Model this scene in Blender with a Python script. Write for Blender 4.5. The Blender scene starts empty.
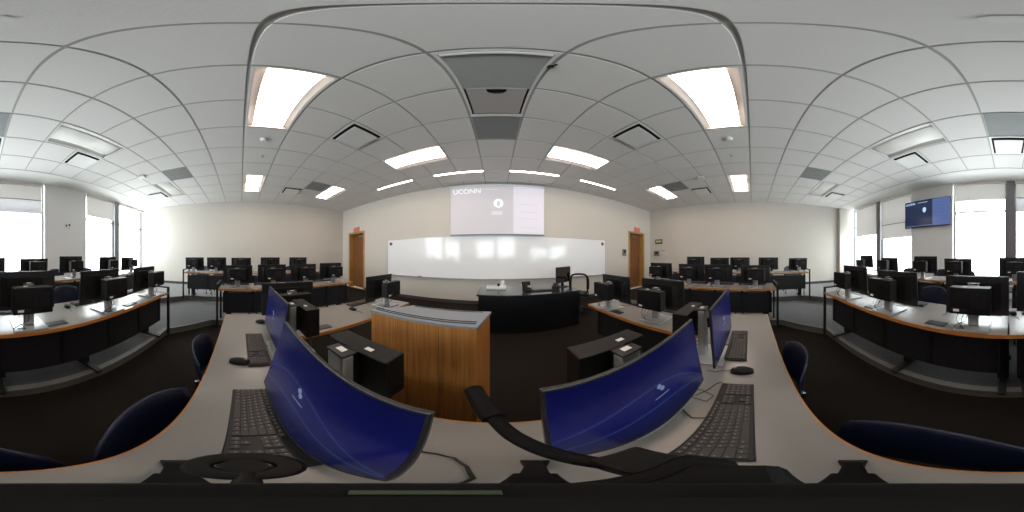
import bpy, bmesh, math, random
from mathutils import Vector, Matrix
random.seed(7)
PI = math.pi
S = bpy.context.scene
COL = S.collection
CZ = 1.42                 # lens height above the lower floor
H = CZ + 2.2              # ceiling height
XW, YF, YB = 6.4, 4.65, -4.35
T1, T2 = 0.12, 0.24       # heights of the two raised tiers
TILE = 0.62

# ------------------------------------------------------------------ materials
def lin(c):
    return tuple((v / 255 / 12.92) if v / 255 <= 0.04045 else ((v / 255 + 0.055) / 1.055) ** 2.4 for v in c[:3]) + (1,)

def newmat(name):
    m = bpy.data.materials.new(name); m.use_nodes = True
    nt = m.node_tree
    return m, nt, nt.nodes['Principled BSDF']

def mat(name, rgb, rough=0.5, metal=0.0, spec=0.5, noise=0.0, scale=20.0, bump=0.0, stretch=(1, 1, 1), coat=0.0):
    m, nt, b = newmat(name)
    b.inputs['Base Color'].default_value = lin(rgb)
    b.inputs['Roughness'].default_value = rough
    b.inputs['Metallic'].default_value = metal
    b.inputs['Specular IOR Level'].default_value = spec
    b.inputs['Coat Weight'].default_value = coat
    if noise or bump:
        tc = nt.nodes.new('ShaderNodeTexCoord'); mp = nt.nodes.new('ShaderNodeMapping')
        mp.inputs['Scale'].default_value = stretch
        nt.links.new(tc.outputs['Object'], mp.inputs['Vector'])
        n = nt.nodes.new('ShaderNodeTexNoise'); n.inputs['Scale'].default_value = scale; n.inputs['Detail'].default_value = 6
        nt.links.new(mp.outputs['Vector'], n.inputs['Vector'])
        if noise:
            r = nt.nodes.new('ShaderNodeMix'); r.data_type = 'RGBA'
            c = lin(rgb)
            r.inputs[6].default_value = tuple(v * (1 - noise) for v in c[:3]) + (1,)
            r.inputs[7].default_value = tuple(min(1, v * (1 + noise)) for v in c[:3]) + (1,)
            nt.links.new(n.outputs['Fac'], r.inputs[0]); nt.links.new(r.outputs[2], b.inputs['Base Color'])
        if bump:
            bp = nt.nodes.new('ShaderNodeBump'); bp.inputs['Strength'].default_value = bump; bp.inputs['Distance'].default_value = 0.01
            nt.links.new(n.outputs['Fac'], bp.inputs['Height']); nt.links.new(bp.outputs['Normal'], b.inputs['Normal'])
    return m

def emis(name, rgb, strength, sample=True, base=(0, 0, 0), rough=0.3, spec=0.5):
    m, nt, b = newmat(name)
    b.inputs['Base Color'].default_value = lin(base)
    b.inputs['Emission Color'].default_value = lin(rgb)
    b.inputs['Emission Strength'].default_value = strength
    b.inputs['Roughness'].default_value = rough
    b.inputs['Specular IOR Level'].default_value = spec
    if not sample: m.cycles.emission_sampling = 'NONE'
    return m

def wood(name, dark, light, scale=6.0, stretch=(14, 14, 0.7), rough=0.35):
    m, nt, b = newmat(name)
    tc = nt.nodes.new('ShaderNodeTexCoord'); mp = nt.nodes.new('ShaderNodeMapping'); mp.inputs['Scale'].default_value = stretch
    n = nt.nodes.new('ShaderNodeTexNoise'); n.inputs['Scale'].default_value = scale; n.inputs['Detail'].default_value = 8; n.inputs['Distortion'].default_value = 0.6
    cr = nt.nodes.new('ShaderNodeValToRGB')
    cr.color_ramp.elements[0].position = 0.32; cr.color_ramp.elements[0].color = lin(dark)
    cr.color_ramp.elements[1].position = 0.62; cr.color_ramp.elements[1].color = lin(light)
    nt.links.new(tc.outputs['Object'], mp.inputs['Vector']); nt.links.new(mp.outputs['Vector'], n.inputs['Vector'])
    nt.links.new(n.outputs['Fac'], cr.inputs['Fac']); nt.links.new(cr.outputs['Color'], b.inputs['Base Color'])
    b.inputs['Roughness'].default_value = rough
    return m

def carpet(name, a, c2, rough=0.9, spec=0.2, sheen=0.0):
    # carpet planks with a streaky weave
    m, nt, b = newmat(name)
    tc = nt.nodes.new('ShaderNodeTexCoord')
    br = nt.nodes.new('ShaderNodeTexBrick'); br.inputs['Scale'].default_value = 1.0
    br.inputs['Brick Width'].default_value = 1.0; br.inputs['Row Height'].default_value = 0.25
    br.inputs['Mortar Size'].default_value = 0.0; br.inputs['Color1'].default_value = (0.35, 0.35, 0.35, 1); br.inputs['Color2'].default_value = (0.65, 0.65, 0.65, 1)
    mp = nt.nodes.new('ShaderNodeMapping'); mp.inputs['Scale'].default_value = (3, 60, 3)
    n = nt.nodes.new('ShaderNodeTexNoise'); n.inputs['Scale'].default_value = 2; n.inputs['Detail'].default_value = 8
    n2 = nt.nodes.new('ShaderNodeTexNoise'); n2.inputs['Scale'].default_value = 260; n2.inputs['Detail'].default_value = 2
    mx = nt.nodes.new('ShaderNodeMath'); mx.operation = 'MULTIPLY_ADD'
    nt.links.new(tc.outputs['Object'], br.inputs['Vector']); nt.links.new(tc.outputs['Object'], mp.inputs['Vector'])
    nt.links.new(mp.outputs['Vector'], n.inputs['Vector']); nt.links.new(tc.outputs['Object'], n2.inputs['Vector'])
    nt.links.new(br.outputs['Color'], mx.inputs[0]); mx.inputs[1].default_value = 0.5; nt.links.new(n.outputs['Fac'], mx.inputs[2])
    cr = nt.nodes.new('ShaderNodeValToRGB')
    cr.color_ramp.elements[0].position = 0.45; cr.color_ramp.elements[0].color = lin(a)
    cr.color_ramp.elements[1].position = 1.0; cr.color_ramp.elements[1].color = lin(c2)
    nt.links.new(mx.outputs[0], cr.inputs['Fac']); nt.links.new(cr.outputs['Color'], b.inputs['Base Color'])
    bp = nt.nodes.new('ShaderNodeBump'); bp.inputs['Strength'].default_value = 0.4; bp.inputs['Distance'].default_value = 0.004
    nt.links.new(n2.outputs['Fac'], bp.inputs['Height']); nt.links.new(bp.outputs['Normal'], b.inputs['Normal'])
    b.inputs['Roughness'].default_value = rough; b.inputs['Specular IOR Level'].default_value = spec
    b.inputs['Sheen Weight'].default_value = sheen; b.inputs['Sheen Roughness'].default_value = 0.35
    return m

def perforated(name, base, hole, pitch, rough=0.5, rad=0.3):
    # sheet with a square grid of small punched dots
    m, nt, b = newmat(name)
    tc = nt.nodes.new('ShaderNodeTexCoord'); sp = nt.nodes.new('ShaderNodeSeparateXYZ')
    nt.links.new(tc.outputs['Object'], sp.inputs[0])
    def node(op, a, v=None, v2=None):
        k = nt.nodes.new('ShaderNodeMath'); k.operation = op
        nt.links.new(a, k.inputs[0])
        if v is not None:
            if hasattr(v, 'links'): nt.links.new(v, k.inputs[1])
            else: k.inputs[1].default_value = v
        return k.outputs[0]
    def cell(o):
        f = node('FRACT', node('MULTIPLY', o, 1 / pitch)); return node('ABSOLUTE', node('SUBTRACT', f, 0.5))
    geo = nt.nodes.new('ShaderNodeNewGeometry')
    xy = node('ADD', sp.outputs[0], sp.outputs[1])
    u = cell(xy); v = cell(sp.outputs[2]) if 'ceiling' not in name else cell(node('SUBTRACT', sp.outputs[0], sp.outputs[1]))
    d = node('ADD', node('POWER', u, 2.0), node('POWER', v, 2.0))
    t = node('LESS_THAN', d, rad * rad)
    mx = nt.nodes.new('ShaderNodeMix'); mx.data_type = 'RGBA'
    mx.inputs[6].default_value = lin(base); mx.inputs[7].default_value = lin(hole)
    nt.links.new(t, mx.inputs[0]); nt.links.new(mx.outputs[2], b.inputs['Base Color'])
    b.inputs['Roughness'].default_value = rough
    return m

def glass(name):
    m = bpy.data.materials.new(name); m.use_nodes = True; nt = m.node_tree; nt.nodes.clear()
    o = nt.nodes.new('ShaderNodeOutputMaterial'); t = nt.nodes.new('ShaderNodeBsdfTransparent'); g = nt.nodes.new('ShaderNodeBsdfGlossy')
    g.inputs['Roughness'].default_value = 0.02; t.inputs['Color'].default_value = (0.93, 0.96, 0.95, 1)
    mx = nt.nodes.new('ShaderNodeMixShader'); lw = nt.nodes.new('ShaderNodeLayerWeight'); pw = nt.nodes.new('ShaderNodeMath'); pw.operation = 'POWER'; pw.inputs[1].default_value = 5
    ma = nt.nodes.new('ShaderNodeMath'); ma.operation = 'MULTIPLY_ADD'; ma.inputs[1].default_value = 0.9; ma.inputs[2].default_value = 0.04
    nt.links.new(lw.outputs['Facing'], pw.inputs[0]); nt.links.new(pw.outputs[0], ma.inputs[0]); nt.links.new(ma.outputs[0], mx.inputs[0]); nt.links.new(t.outputs[0], mx.inputs[1]); nt.links.new(g.outputs[0], mx.inputs[2]); nt.links.new(mx.outputs[0], o.inputs[0])
    return m

def shade_fabric(name, rgb, tr=0.35):
    m = bpy.data.materials.new(name); m.use_nodes = True; nt = m.node_tree; nt.nodes.clear()
    o = nt.nodes.new('ShaderNodeOutputMaterial'); d = nt.nodes.new('ShaderNodeBsdfDiffuse'); t = nt.nodes.new('ShaderNodeBsdfTranslucent')
    d.inputs['Color'].default_value = lin(rgb); t.inputs['Color'].default_value = lin((226, 225, 226))
    n = nt.nodes.new('ShaderNodeTexNoise'); n.inputs['Scale'].default_value = 400
    mx = nt.nodes.new('ShaderNodeMixShader'); mx.inputs[0].default_value = tr
    nt.links.new(d.outputs[0], mx.inputs[1]); nt.links.new(t.outputs[0], mx.inputs[2]); nt.links.new(mx.outputs[0], o.inputs[0])
    return m

def screen_mat(name):
    # sign-in picture: deep blue with two pale swooshes
    m, nt, b = newmat(name)
    tc = nt.nodes.new('ShaderNodeTexCoord'); sp = nt.nodes.new('ShaderNodeSeparateXYZ'); nt.links.new(tc.outputs['Generated'], sp.inputs[0])
    X, Z = sp.outputs[0], sp.outputs[2]
    def M(op, a, v=0.0):
        k = nt.nodes.new('ShaderNodeMath'); k.operation = op
        for i, q in enumerate((a, v)):
            if hasattr(q, 'links'): nt.links.new(q, k.inputs[i])
            else: k.inputs[i].default_value = q
        return k.outputs[0]
    def arc(x0, z0, k, w):
        dx = M('SUBTRACT', X, x0); f = M('SUBTRACT', z0, M('MULTIPLY', M('MULTIPLY', dx, dx), k))
        dist = M('ABSOLUTE', M('SUBTRACT', Z, f))
        return M('MULTIPLY', M('SUBTRACT', 1.0, M('MINIMUM', M('DIVIDE', dist, w), 1.0)), 0.55)
    lines = M('ADD', arc(0.42, 0.62, 1.6, 0.02), arc(0.45, 0.33, 0.9, 0.02))
    gr = nt.nodes.new('ShaderNodeValToRGB'); e = gr.color_ramp.elements
    e[0].position = 0.0; e[0].color = lin((22, 30, 78)); e[1].position = 1.0; e[1].color = lin((8, 16, 96))
    k = e.new(0.45); k.color = lin((14, 26, 128))
    nt.links.new(Z, gr.inputs['Fac'])
    mx = nt.nodes.new('ShaderNodeMix'); mx.data_type = 'RGBA'
    nt.links.new(lines, mx.inputs[0]); nt.links.new(gr.outputs['Color'], mx.inputs[6]); mx.inputs[7].default_value = lin((70, 110, 190))
    nt.links.new(mx.outputs[2], b.inputs['Emission Color']); b.inputs['Emission Strength'].default_value = 0.24
    b.inputs['Base Color'].default_value = lin((6, 6, 8)); b.inputs['Roughness'].default_value = 0.22
    m.cycles.emission_sampling = 'NONE'
    return m

M = dict(
    wall=mat('wall_paint', (209, 203, 195), 0.75, bump=0.03, scale=300),
    pier=mat('pier_paint', (241, 241, 241), 0.75, bump=0.03, scale=300),
    tile=mat('acoustic_tile', (224, 221, 219), 0.95, spec=0.1, noise=0.05, scale=180, bump=0.12),
    tbar=mat('shade_toned_grid_metal', (176, 174, 171), 0.6),  # bars darker than the tiles: shade of the reveal put into the colour
    slab=mat('light_block_grey', (90, 90, 90), 0.9, noise=0.1),
    carpet=carpet('dark_carpet_planks', (20, 16, 13), (36, 30, 24)),
    carpet_daylit=carpet('daylit_carpet_planks', (30, 31, 34), (50, 51, 55), 0.6, 0.4, 0.9),  # same carpet on the tiers, bluish-grey daylight put into its colour
    nosing=mat('grey_rubber_nosing', (96, 96, 93), 0.5, noise=0.08, scale=12),
    base=mat('grey_vinyl_base', (72, 68, 66), 0.5, noise=0.05),
    lam=mat('warm_grey_laminate', (142, 138, 133), 0.24, noise=0.03, scale=90),
    edge=mat('oak_edge_band', (178, 118, 58), 0.4, noise=0.15, scale=30, stretch=(1, 1, 8)),
    black=mat('black_powder_coat', (16, 16, 18), 0.5, noise=0.1, scale=200),
    perf=perforated('perforated_black_steel', (17, 17, 20), (52, 52, 56), 0.02, 0.5, 0.26),
    plastic=mat('black_plastic', (13, 12, 12), 0.5, spec=0.3, noise=0.08, scale=150),
    bezel=mat('dark_grey_bezel', (28, 28, 30), 0.35, noise=0.04),
    silver=mat('silver_plastic', (178, 180, 182), 0.3, metal=0.55, noise=0.02),
    chrome=mat('chrome', (200, 202, 206), 0.16, metal=1.0, noise=0.01),
    paper=mat('white_label_paper', (230, 230, 228), 0.6, noise=0.02),
    green=mat('dark_green_vial', (44, 60, 38), 0.5, noise=0.05),
    legend=mat('pale_key_print', (112, 112, 112), 0.6, noise=0.02),
    key=mat('charcoal_keycaps', (58, 53, 52), 0.5, noise=0.1, scale=300),
    keybody=mat('charcoal_keyboard_body', (15, 14, 14), 0.5, noise=0.06),
    navy=mat('navy_chair_plastic', (14, 24, 50), 0.4, noise=0.06, scale=60),
    oak=wood('oak_veneer', (158, 100, 48), (190, 130, 68), stretch=(11, 11, 0.35)),
    oakframe=wood('golden_oak_frame', (150, 108, 50), (196, 152, 84)),
    walnut=wood('brown_door_veneer', (92, 58, 34), (140, 92, 52)),
    plaster=mat('white_plaster', (238, 237, 234), 0.85, noise=0.01, scale=20),
    stone=mat('blue_grey_laminate', (128, 134, 142), 0.3, noise=0.06, scale=120),
    blacklam=mat('black_desk_laminate', (12, 14, 17), 0.35, noise=0.06),
    blacktop=mat('charcoal_desktop', (44, 48, 50), 0.16, noise=0.05),
    wb=mat('glossy_whiteboard', (244, 245, 248), 0.09, noise=0.005, scale=3),
    alu=mat('brushed_aluminium', (176, 178, 180), 0.35, metal=0.8, noise=0.03),
    mull=mat('grey_window_frame', (122, 120, 122), 0.45, metal=0.3, noise=0.03),
    whitefix=mat('white_enamel', (226, 226, 224), 0.4, noise=0.02),
    reflector=mat('fixture_reflector', (206, 202, 198), 0.35, noise=0.02),
    gap=mat('dark_duct', (20, 20, 20), 0.8, noise=0.05),
    grille=perforated('ceiling_grille_steel', (150, 152, 152), (96, 98, 100), 0.018, 0.6, 0.34),
    housing=mat('grey_projector_tray', (166, 168, 166), 0.6, noise=0.03),
    housing2=mat('warm_grey_projector_lid', (178, 171, 168), 0.6, noise=0.03),
    glass=glass('window_glass'),
    lens=mat('black_lens_glass', (5, 5, 6), 0.05, coat=1.0, noise=0.01),
    shade=shade_fabric('roller_shade_fabric', (230, 226, 220), 0.205),
    shade2=shade_fabric('sheer_shade_fabric', (232, 231, 234), 0.26),
    lamp=emis('lit_diffuser', (255, 230, 212), 8.5, base=(200, 200, 200)),
    strip=emis('lit_strip', (255, 234, 218), 10.0, base=(200, 200, 200)),
    unlit=mat('unlit_diffuser', (232, 228, 224), 0.4, noise=0.01),
    screen=screen_mat('blue_sign_in_screen'),
    icon=emis('pale_screen_icon', (150, 175, 215), 0.3, False),
    exitred=emis('red_exit_letters', (210, 60, 62), 0.8, False),
    exitplate=mat('pink_exit_plate', (196, 150, 144), 0.3, noise=0.02),
    proj=emis('projected_lavender', (150, 146, 156), 0.3, False, base=(206, 202, 206), rough=0.7),
    proj2=emis('projected_white', (190, 188, 205), 0.42, False, base=(206, 202, 206), rough=0.7),
    proj3=emis('projected_bright', (225, 230, 240), 0.5, False, base=(220, 220, 220), rough=0.7),
    proj4=emis('projected_line', (160, 160, 178), 0.6, False, base=(180, 180, 190), rough=0.7),
    tv1=emis('television_navy', (26, 42, 76), 0.65, False, rough=0.2),
    tv2=emis('television_panel_blue', (92, 112, 170), 0.62, False, rough=0.2),
    tv3=emis('television_pale', (180, 205, 235), 0.9, False, rough=0.2),
    tv4=emis('television_line_blue', (70, 88, 150), 0.8, False, rough=0.2),
    dark=mat('tripod_black', (8, 7, 7), 0.6, spec=0.15, noise=0.1, scale=80),
    brown=mat('tripod_dark_brown', (16, 13, 11), 0.6, spec=0.2, noise=0.1, scale=80),
    switch=mat('switch_plate', (206, 204, 200), 0.5, noise=0.01),
    greybox=mat('grey_wall_box', (120, 124, 130), 0.45, noise=0.03),
    olive=mat('olive_plaque', (112, 104, 46), 0.5, noise=0.05),
    pink=mat('pink_magnet', (188, 120, 128), 0.5, noise=0.05),
)

# ------------------------------------------------------------------ mesh helpers
class MB:
    def __init__(s): s.bm = bmesh.new()
    def box(s, x0, x1, y0, y1, z0, z1, m=None):
        r = bmesh.ops.create_cube(s.bm, size=1.0)
        mt = Matrix.Translation(((x0 + x1) / 2, (y0 + y1) / 2, (z0 + z1) / 2)) @ Matrix.Diagonal((abs(x1 - x0), abs(y1 - y0), abs(z1 - z0), 1))
        if m is not None: mt = m @ mt
        bmesh.ops.transform(s.bm, matrix=mt, verts=r['verts']); return s
    def cyl(s, p0, p1, r0, r1=None, seg=20):
        p0, p1 = Vector(p0), Vector(p1); r1 = r0 if r1 is None else r1
        d = p1 - p0; q = d.to_track_quat('Z', 'Y').to_matrix().to_4x4()
        r = bmesh.ops.create_cone(s.bm, cap_ends=True, segments=seg, radius1=max(r0, 1e-5), radius2=max(r1, 1e-5), depth=d.length)
        bmesh.ops.transform(s.bm, matrix=Matrix.Translation((p0 + p1) / 2) @ q, verts=r['verts']); return s
    def ball(s, c, r, sc=(1, 1, 1), u=16, v=10):
        q = bmesh.ops.create_uvsphere(s.bm, u_segments=u, v_segments=v, radius=r)
        bmesh.ops.transform(s.bm, matrix=Matrix.Translation(c) @ Matrix.Diagonal((*sc, 1)), verts=q['verts']); return s
    def prism(s, poly, z0, z1):
        n = len(poly)
        a = sum(poly[i][0] * poly[(i + 1) % n][1] - poly[(i + 1) % n][0] * poly[i][1] for i in range(n))
        if a < 0: poly = poly[::-1]
        lo = [s.bm.verts.new((p[0], p[1], z0)) for p in poly]; hi = [s.bm.verts.new((p[0], p[1], z1)) for p in poly]
        s.bm.faces.new(lo[::-1]); s.bm.faces.new(hi)
        for i in range(n): s.bm.faces.new((lo[i], lo[(i + 1) % n], hi[(i + 1) % n], hi[i]))
        return s
    def sweep(s, pts, w, h, seg=None, closed=False):
        """tube of elliptical (seg) or rectangular section along pts"""
        pts = [Vector(p) for p in pts]; rings = []
        up = Vector((0, 0, 1)); n = len(pts)
        for i, p in enumerate(pts):
            a = pts[(i - 1) % n] if (closed or i > 0) else p
            b = pts[(i + 1) % n] if (closed or i < n - 1) else p
            t = (b - a).normalized()
            u = up if abs(t.dot(up)) < 0.95 else Vector((0, 1, 0))
            sx = t.cross(u).normalized(); sy = sx.cross(t).normalized()
            k = seg or 4
            ring = []
            for j in range(k):
                if seg: an = 2 * PI * j / k; ca, sa = math.cos(an), math.sin(an)
                else: ca, sa = ((1, 1), (-1, 1), (-1, -1), (1, -1))[j]
                ring.append(s.bm.verts.new(p + sx * ca * w / 2 + sy * sa * h / 2))
            rings.append(ring)
        k = len(rings[0])
        for i in range(n if closed else n - 1):
            A, B = rings[i], rings[(i + 1) % n]
            for j in range(k): s.bm.faces.new((A[j], A[(j + 1) % k], B[(j + 1) % k], B[j]))
        if not closed: s.bm.faces.new(rings[0][::-1]); s.bm.faces.new(rings[-1])
        return s
    def grid(s, f, nu, nv):
        vs = [[s.bm.verts.new(f(i / nu, j / nv)) for j in range(nv + 1)] for i in range(nu + 1)]
        for i in range(nu):
            for j in range(nv): s.bm.faces.new((vs[i][j], vs[i + 1][j], vs[i + 1][j + 1], vs[i][j + 1]))
        return s
    def build(s, name, m, parent=None, bevel=0.0, smooth=False, solid=0.0, sub=0, loc=None, rot=None):
        bmesh.ops.recalc_face_normals(s.bm, faces=s.bm.faces)
        me = bpy.data.meshes.new(name)
        if smooth:
            for f in s.bm.faces: f.smooth = True
        s.bm.to_mesh(me); s.bm.free()
        if smooth and not sub: me.set_sharp_from_angle(angle=math.radians(40))
        me.materials.append(M[m] if isinstance(m, str) else m)
        o = bpy.data.objects.new(name, me); COL.objects.link(o)
        if parent is not None: o.parent = parent
        if solid:
            md = o.modifiers.new('thickness', 'SOLIDIFY'); md.thickness = solid; md.offset = 0
        if sub:
            md = o.modifiers.new('round', 'SUBSURF'); md.levels = sub; md.render_levels = sub
        if bevel:
            md = o.modifiers.new('bevel', 'BEVEL'); md.width = bevel; md.segments = 2; md.limit_method = 'ANGLE'
        if loc: o.location = loc
        if rot: o.rotation_euler = rot
        return o

def tag(o, label=None, cat=None, group=None, kind=None):
    if label: o['label'] = label
    if cat: o['category'] = cat
    if group: o['group'] = group
    if kind: o['kind'] = kind
    return o

def thing(name, label, cat, loc=(0, 0, 0), rz=0.0, group=None):
    o = bpy.data.objects.new(name, None); COL.objects.link(o)
    o.empty_display_size = 0.05
    o.location = loc; o.rotation_euler = (0, 0, rz)
    return tag(o, label, cat, group)

def struct(o, label, cat): return tag(o, label, cat, None, 'structure')

def dup(root, loc, rz, label, group=None):
    def cp(o, par):
        c = o.copy(); COL.objects.link(c)
        if par is not None: c.parent = par
        for ch in o.children: cp(ch, c)
        return c
    r = cp(root, None); r.location = loc; r.rotation_euler = (0, 0, rz); r['label'] = label
    if group: r['group'] = group
    return r

def child(o, name):
    for c in o.children:
        if c.name.split('.')[0] == name: return c

def text(name, body, m, parent, loc, rot, size, align='LEFT', bold=0.0, ext=0.001):
    cu = bpy.data.curves.new(name, 'FONT'); cu.body = body; cu.size = size; cu.extrude = ext; cu.offset = bold; cu.align_x = align
    cu.materials.append(M[m]); o = bpy.data.objects.new(name, cu); COL.objects.link(o)
    bpy.context.view_layer.update()
    me = bpy.data.meshes.new_from_object(o.evaluated_get(bpy.context.evaluated_depsgraph_get()))
    bpy.data.objects.remove(o); bpy.data.curves.remove(cu)
    o = bpy.data.objects.new(name, me); COL.objects.link(o)
    o.parent = parent; o.location = loc; o.rotation_euler = rot
    return o

ORD = ['first', 'second', 'third', 'fourth', 'fifth', 'sixth', 'seventh', 'eighth', 'ninth']

# ------------------------------------------------------------------ room shell
b = MB().box(-XW, XW, YB, YF, -0.2, 0.0)
struct(b.build('floor', 'carpet'), 'dark brown carpet of the lower middle floor', 'floor')
IN1 = [(-3.1, 2.5), (-3.1, -0.55), (-2.42, -1.2), (2.42, -1.2), (3.1, -0.55), (3.1, 2.5)]
IN2 = [(-4.5, 2.75), (-4.5, -1.5), (-3.6, -2.4), (3.6, -2.4), (4.5, -1.5), (4.5, 2.75)]
def tier(inner, z0, z1):
    (ax, ay), (bx, by), (cx, cy) = inner[:3]
    b = MB()
    b.prism([(-XW, ay), (ax, ay), (bx, by), (cx, cy), (cx, YB), (-XW, YB)], z0, z1)
    b.prism([(cx, cy), (-cx, cy), (-cx, YB), (cx, YB)], z0, z1)
    b.prism([(XW, ay), (-ax, ay), (-bx, by), (-cx, cy), (-cx, YB), (XW, YB)], z0, z1)
    return b
struct(tier(IN1, 0.0, T1).build('floor_tier', 'carpet_daylit'), 'daylight-tinted carpet of the first raised tier around the middle', 'floor')
struct(tier(IN2, T1, T2).build('floor_tier', 'carpet_daylit'), 'daylight-tinted carpet of the upper tier along the walls', 'floor')
def nosing(inner, z, n, lab):
    o = 0.02
    pts = [(-XW, inner[0][1], z)] + [(x, y, z) for x, y in inner] + [(XW, inner[-1][1], z)]
    b = MB(); b.sweep(pts, 0.07, 0.024)
    pts2 = [(x, y, z - T1 / 2 - 0.005) for x, y, _ in pts]
    b.sweep(pts2, 0.016, T1 - 0.015)
    struct(b.build('trim_%d' % n, 'nosing'), lab, 'step edge')
nosing(IN1, T1 + 0.006, 1, 'grey rubber nosing on the lower step edge')
nosing(IN2, T2 + 0.006, 2, 'grey rubber nosing on the upper step edge')

WT = 0.15; ZT = H + 0.3
struct(MB().box(-XW - WT, -XW, YB - 0.3, YF + 0.3, -0.2, ZT).build('wall_left', 'wall'), 'cream side wall left of the whiteboard', 'wall')
struct(MB().box(XW, XW + WT, YB - 0.3, YF + 0.3, -0.2, ZT).build('wall_right', 'wall'), 'cream side wall right of the whiteboard', 'wall')
DX0, DX1, DZ = 4.93, 5.87, 2.42
b = MB()
b.box(-DX0, DX0, YF, YF + 0.3, -0.2, ZT)
for s_ in (-1, 1):
    b.box(s_ * DX1, s_ * XW, YF, YF + 0.3, -0.2, ZT)
    b.box(s_ * DX0, s_ * DX1, YF, YF + 0.3, DZ, ZT)
    b.box(s_ * DX0, s_ * DX1, YF, YF + 0.3, -0.2, 0)
struct(b.build('wall_front', 'wall'), 'cream front wall carrying whiteboard and screen', 'wall')
# back wall: piers, sill wall and head
SILL = CZ - 0.6; HEAD = CZ + 2.17
bays = [(-6.4, -3.13), (-1.69, 1.55), (2.95, 6.2)]
b = MB()
b.box(-XW, XW, YB - 0.3, YB, -0.2, SILL); b.box(-XW, XW, YB - 0.3, YB, HEAD, ZT)
for x0, x1 in ((-3.13, -1.69), (1.55, 2.95), (6.2, XW)): b.box(x0, x1, YB - 0.3, YB, SILL, HEAD)
struct(b.build('wall_back', 'pier'), 'grey white window wall with two wide piers', 'wall')
struct(MB().box(6.22, XW, YB, -3.7, T2, H - 0.03).build('column', 'wall'), 'cream square column in the corner by the windows', 'column')
struct(MB().box(-XW - WT, XW + WT, YB - 0.3, YF + 0.3, H + 0.28, H + 0.4).build('light_block_slab', 'slab'), 'unseen slab added above the hung ceiling to stop light leaks', 'ceiling')  # unseen slab, added to keep sky light from leaking in above the tiles

bw = MB().box(-XW + 0.0, -XW + 0.012, YB, -1.5, T2, T2 + 0.1).box(-XW, -XW + 0.012, -1.5, 2.75, T2, T2 + 0.1).box(-XW, -XW + 0.012, 2.75, YF, 0, 0.1)
struct(bw.build('baseboard_left', 'base'), 'dark vinyl base along the left wall', 'baseboard')
bw = MB().box(XW - 0.012, XW, -3.7, 2.75, T2, T2 + 0.1).box(XW - 0.012, XW, 2.75, YF, 0, 0.1)
struct(bw.build('baseboard_right', 'base'), 'dark vinyl base along the right wall', 'baseboard')
bw = MB().box(-DX0 + 0.06, DX0 - 0.06, YF - 0.012, YF, 0, 0.1)
struct(bw.build('baseboard_front', 'base'), 'dark vinyl base under the whiteboard', 'baseboard')

# windows
wins = [(-6.4, -4.75, 'tall window in the corner with shade rolled up'), (-4.51, -3.13, 'tall window beside pier with a wall plate'),
        (-1.69, -0.17, 'tall window behind camera with two layer shade'), (0.05, 1.55, 'tall window beside the television with short shade'),
        (2.95, 4.39, 'tall window beside television with long shade'), (4.6, 6.2, 'tall window beside the corner column')]
mulls = [(-4.75, -4.51), (-0.17, 0.05), (4.39, 4.6)]
for k, (x0, x1, lab) in enumerate(wins):
    w = bpy.data.objects.new('window_%d' % (k + 1), None); COL.objects.link(w); w.location = ((x0 + x1) / 2, YB - 0.16, SILL); struct(w, lab, 'window')
    hw = (x1 - x0) / 2; hh = HEAD - SILL; f = 0.045
    fb = MB().box(-hw, -hw + f, -0.04, 0.04, 0, hh).box(hw - f, hw, -0.04, 0.04, 0, hh).box(-hw, hw, -0.04, 0.04, 0, f).box(-hw, hw, -0.04, 0.04, hh - f, hh)
    fb.box(-hw, hw, -0.035, 0.035, CZ + 1.28 - SILL - 0.02, CZ + 1.28 - SILL + 0.02)
    fb.build('window_frame', 'mull', w)
    MB().box(-hw + f, hw - f, -0.003, 0.003, f, CZ + 1.26 - SILL).box(-hw + f, hw - f, -0.003, 0.003, CZ + 1.30 - SILL, hh - f).build('pane', 'glass', w)
    MB().box(-hw, hw, -0.02, 0.19, -0.03, 0.0).build('window_sill', 'alu', w)
for k, (x0, x1) in enumerate(mulls):
    struct(MB().box(x0, x1, YB - 0.22, YB - 0.02, SILL, HEAD).build('trim_%d' % (k + 3), 'mull'),
           ['grey mullion post nearest the bare corner window', 'grey mullion post behind the tripod', 'grey mullion post nearest the corner column'][k], 'mullion')
# roller shades
def roller(x0, x1, zb, seam, lab, low='shade'):
    t = thing('roller_shade', lab, 'window shade', ((x0 + x1) / 2, YB - 0.06, HEAD), 0, 'roller shades at the windows')
    hw = (x1 - x0) / 2; L = HEAD - (CZ + zb)
    MB().box(-hw, hw, -0.03, 0.045, -0.07, -0.002).build('cassette', 'mull' if seam == 99 else 'shade', t, bevel=0.004)
    if L > 0.1:
        s0 = HEAD - (CZ + seam) if seam and seam < 90 else L
        MB().box(-hw + 0.02, hw - 0.02, -0.001, 0.001, -s0, -0.07).build('fabric', 'shade', t)
        MB().box(-hw + 0.02, hw - 0.02, -0.008, 0.008, -s0 - 0.022, -s0).build('hem_bar', 'mull' if s0 < L else 'shade', t, bevel=0.003)
        if s0 < L: MB().box(-hw + 0.02, hw - 0.02, -0.001, 0.001, -L, -s0 - 0.022).build('sheer_panel', low, t)
    return t
roller(-6.36, -4.78, 2.08, None, 'roller shade wound fully up at the bare corner window')
roller(-4.49, -3.17, 1.40, None, 'half length pale shade between wall plate pier and mullion')
roller(-1.63, -0.19, 1.26, 1.66, 'shade with a second sheer layer at window behind tripod', 'shade2')
roller(0.07, 1.50, 1.62, None, 'short pale shade at the window beside the television')
roller(2.97, 4.37, 0.64, 1.17, 'long two layer shade partly behind the television')
roller(4.62, 5.98, 0.88, None, 'long single pale shade beside the corner column')

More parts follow.
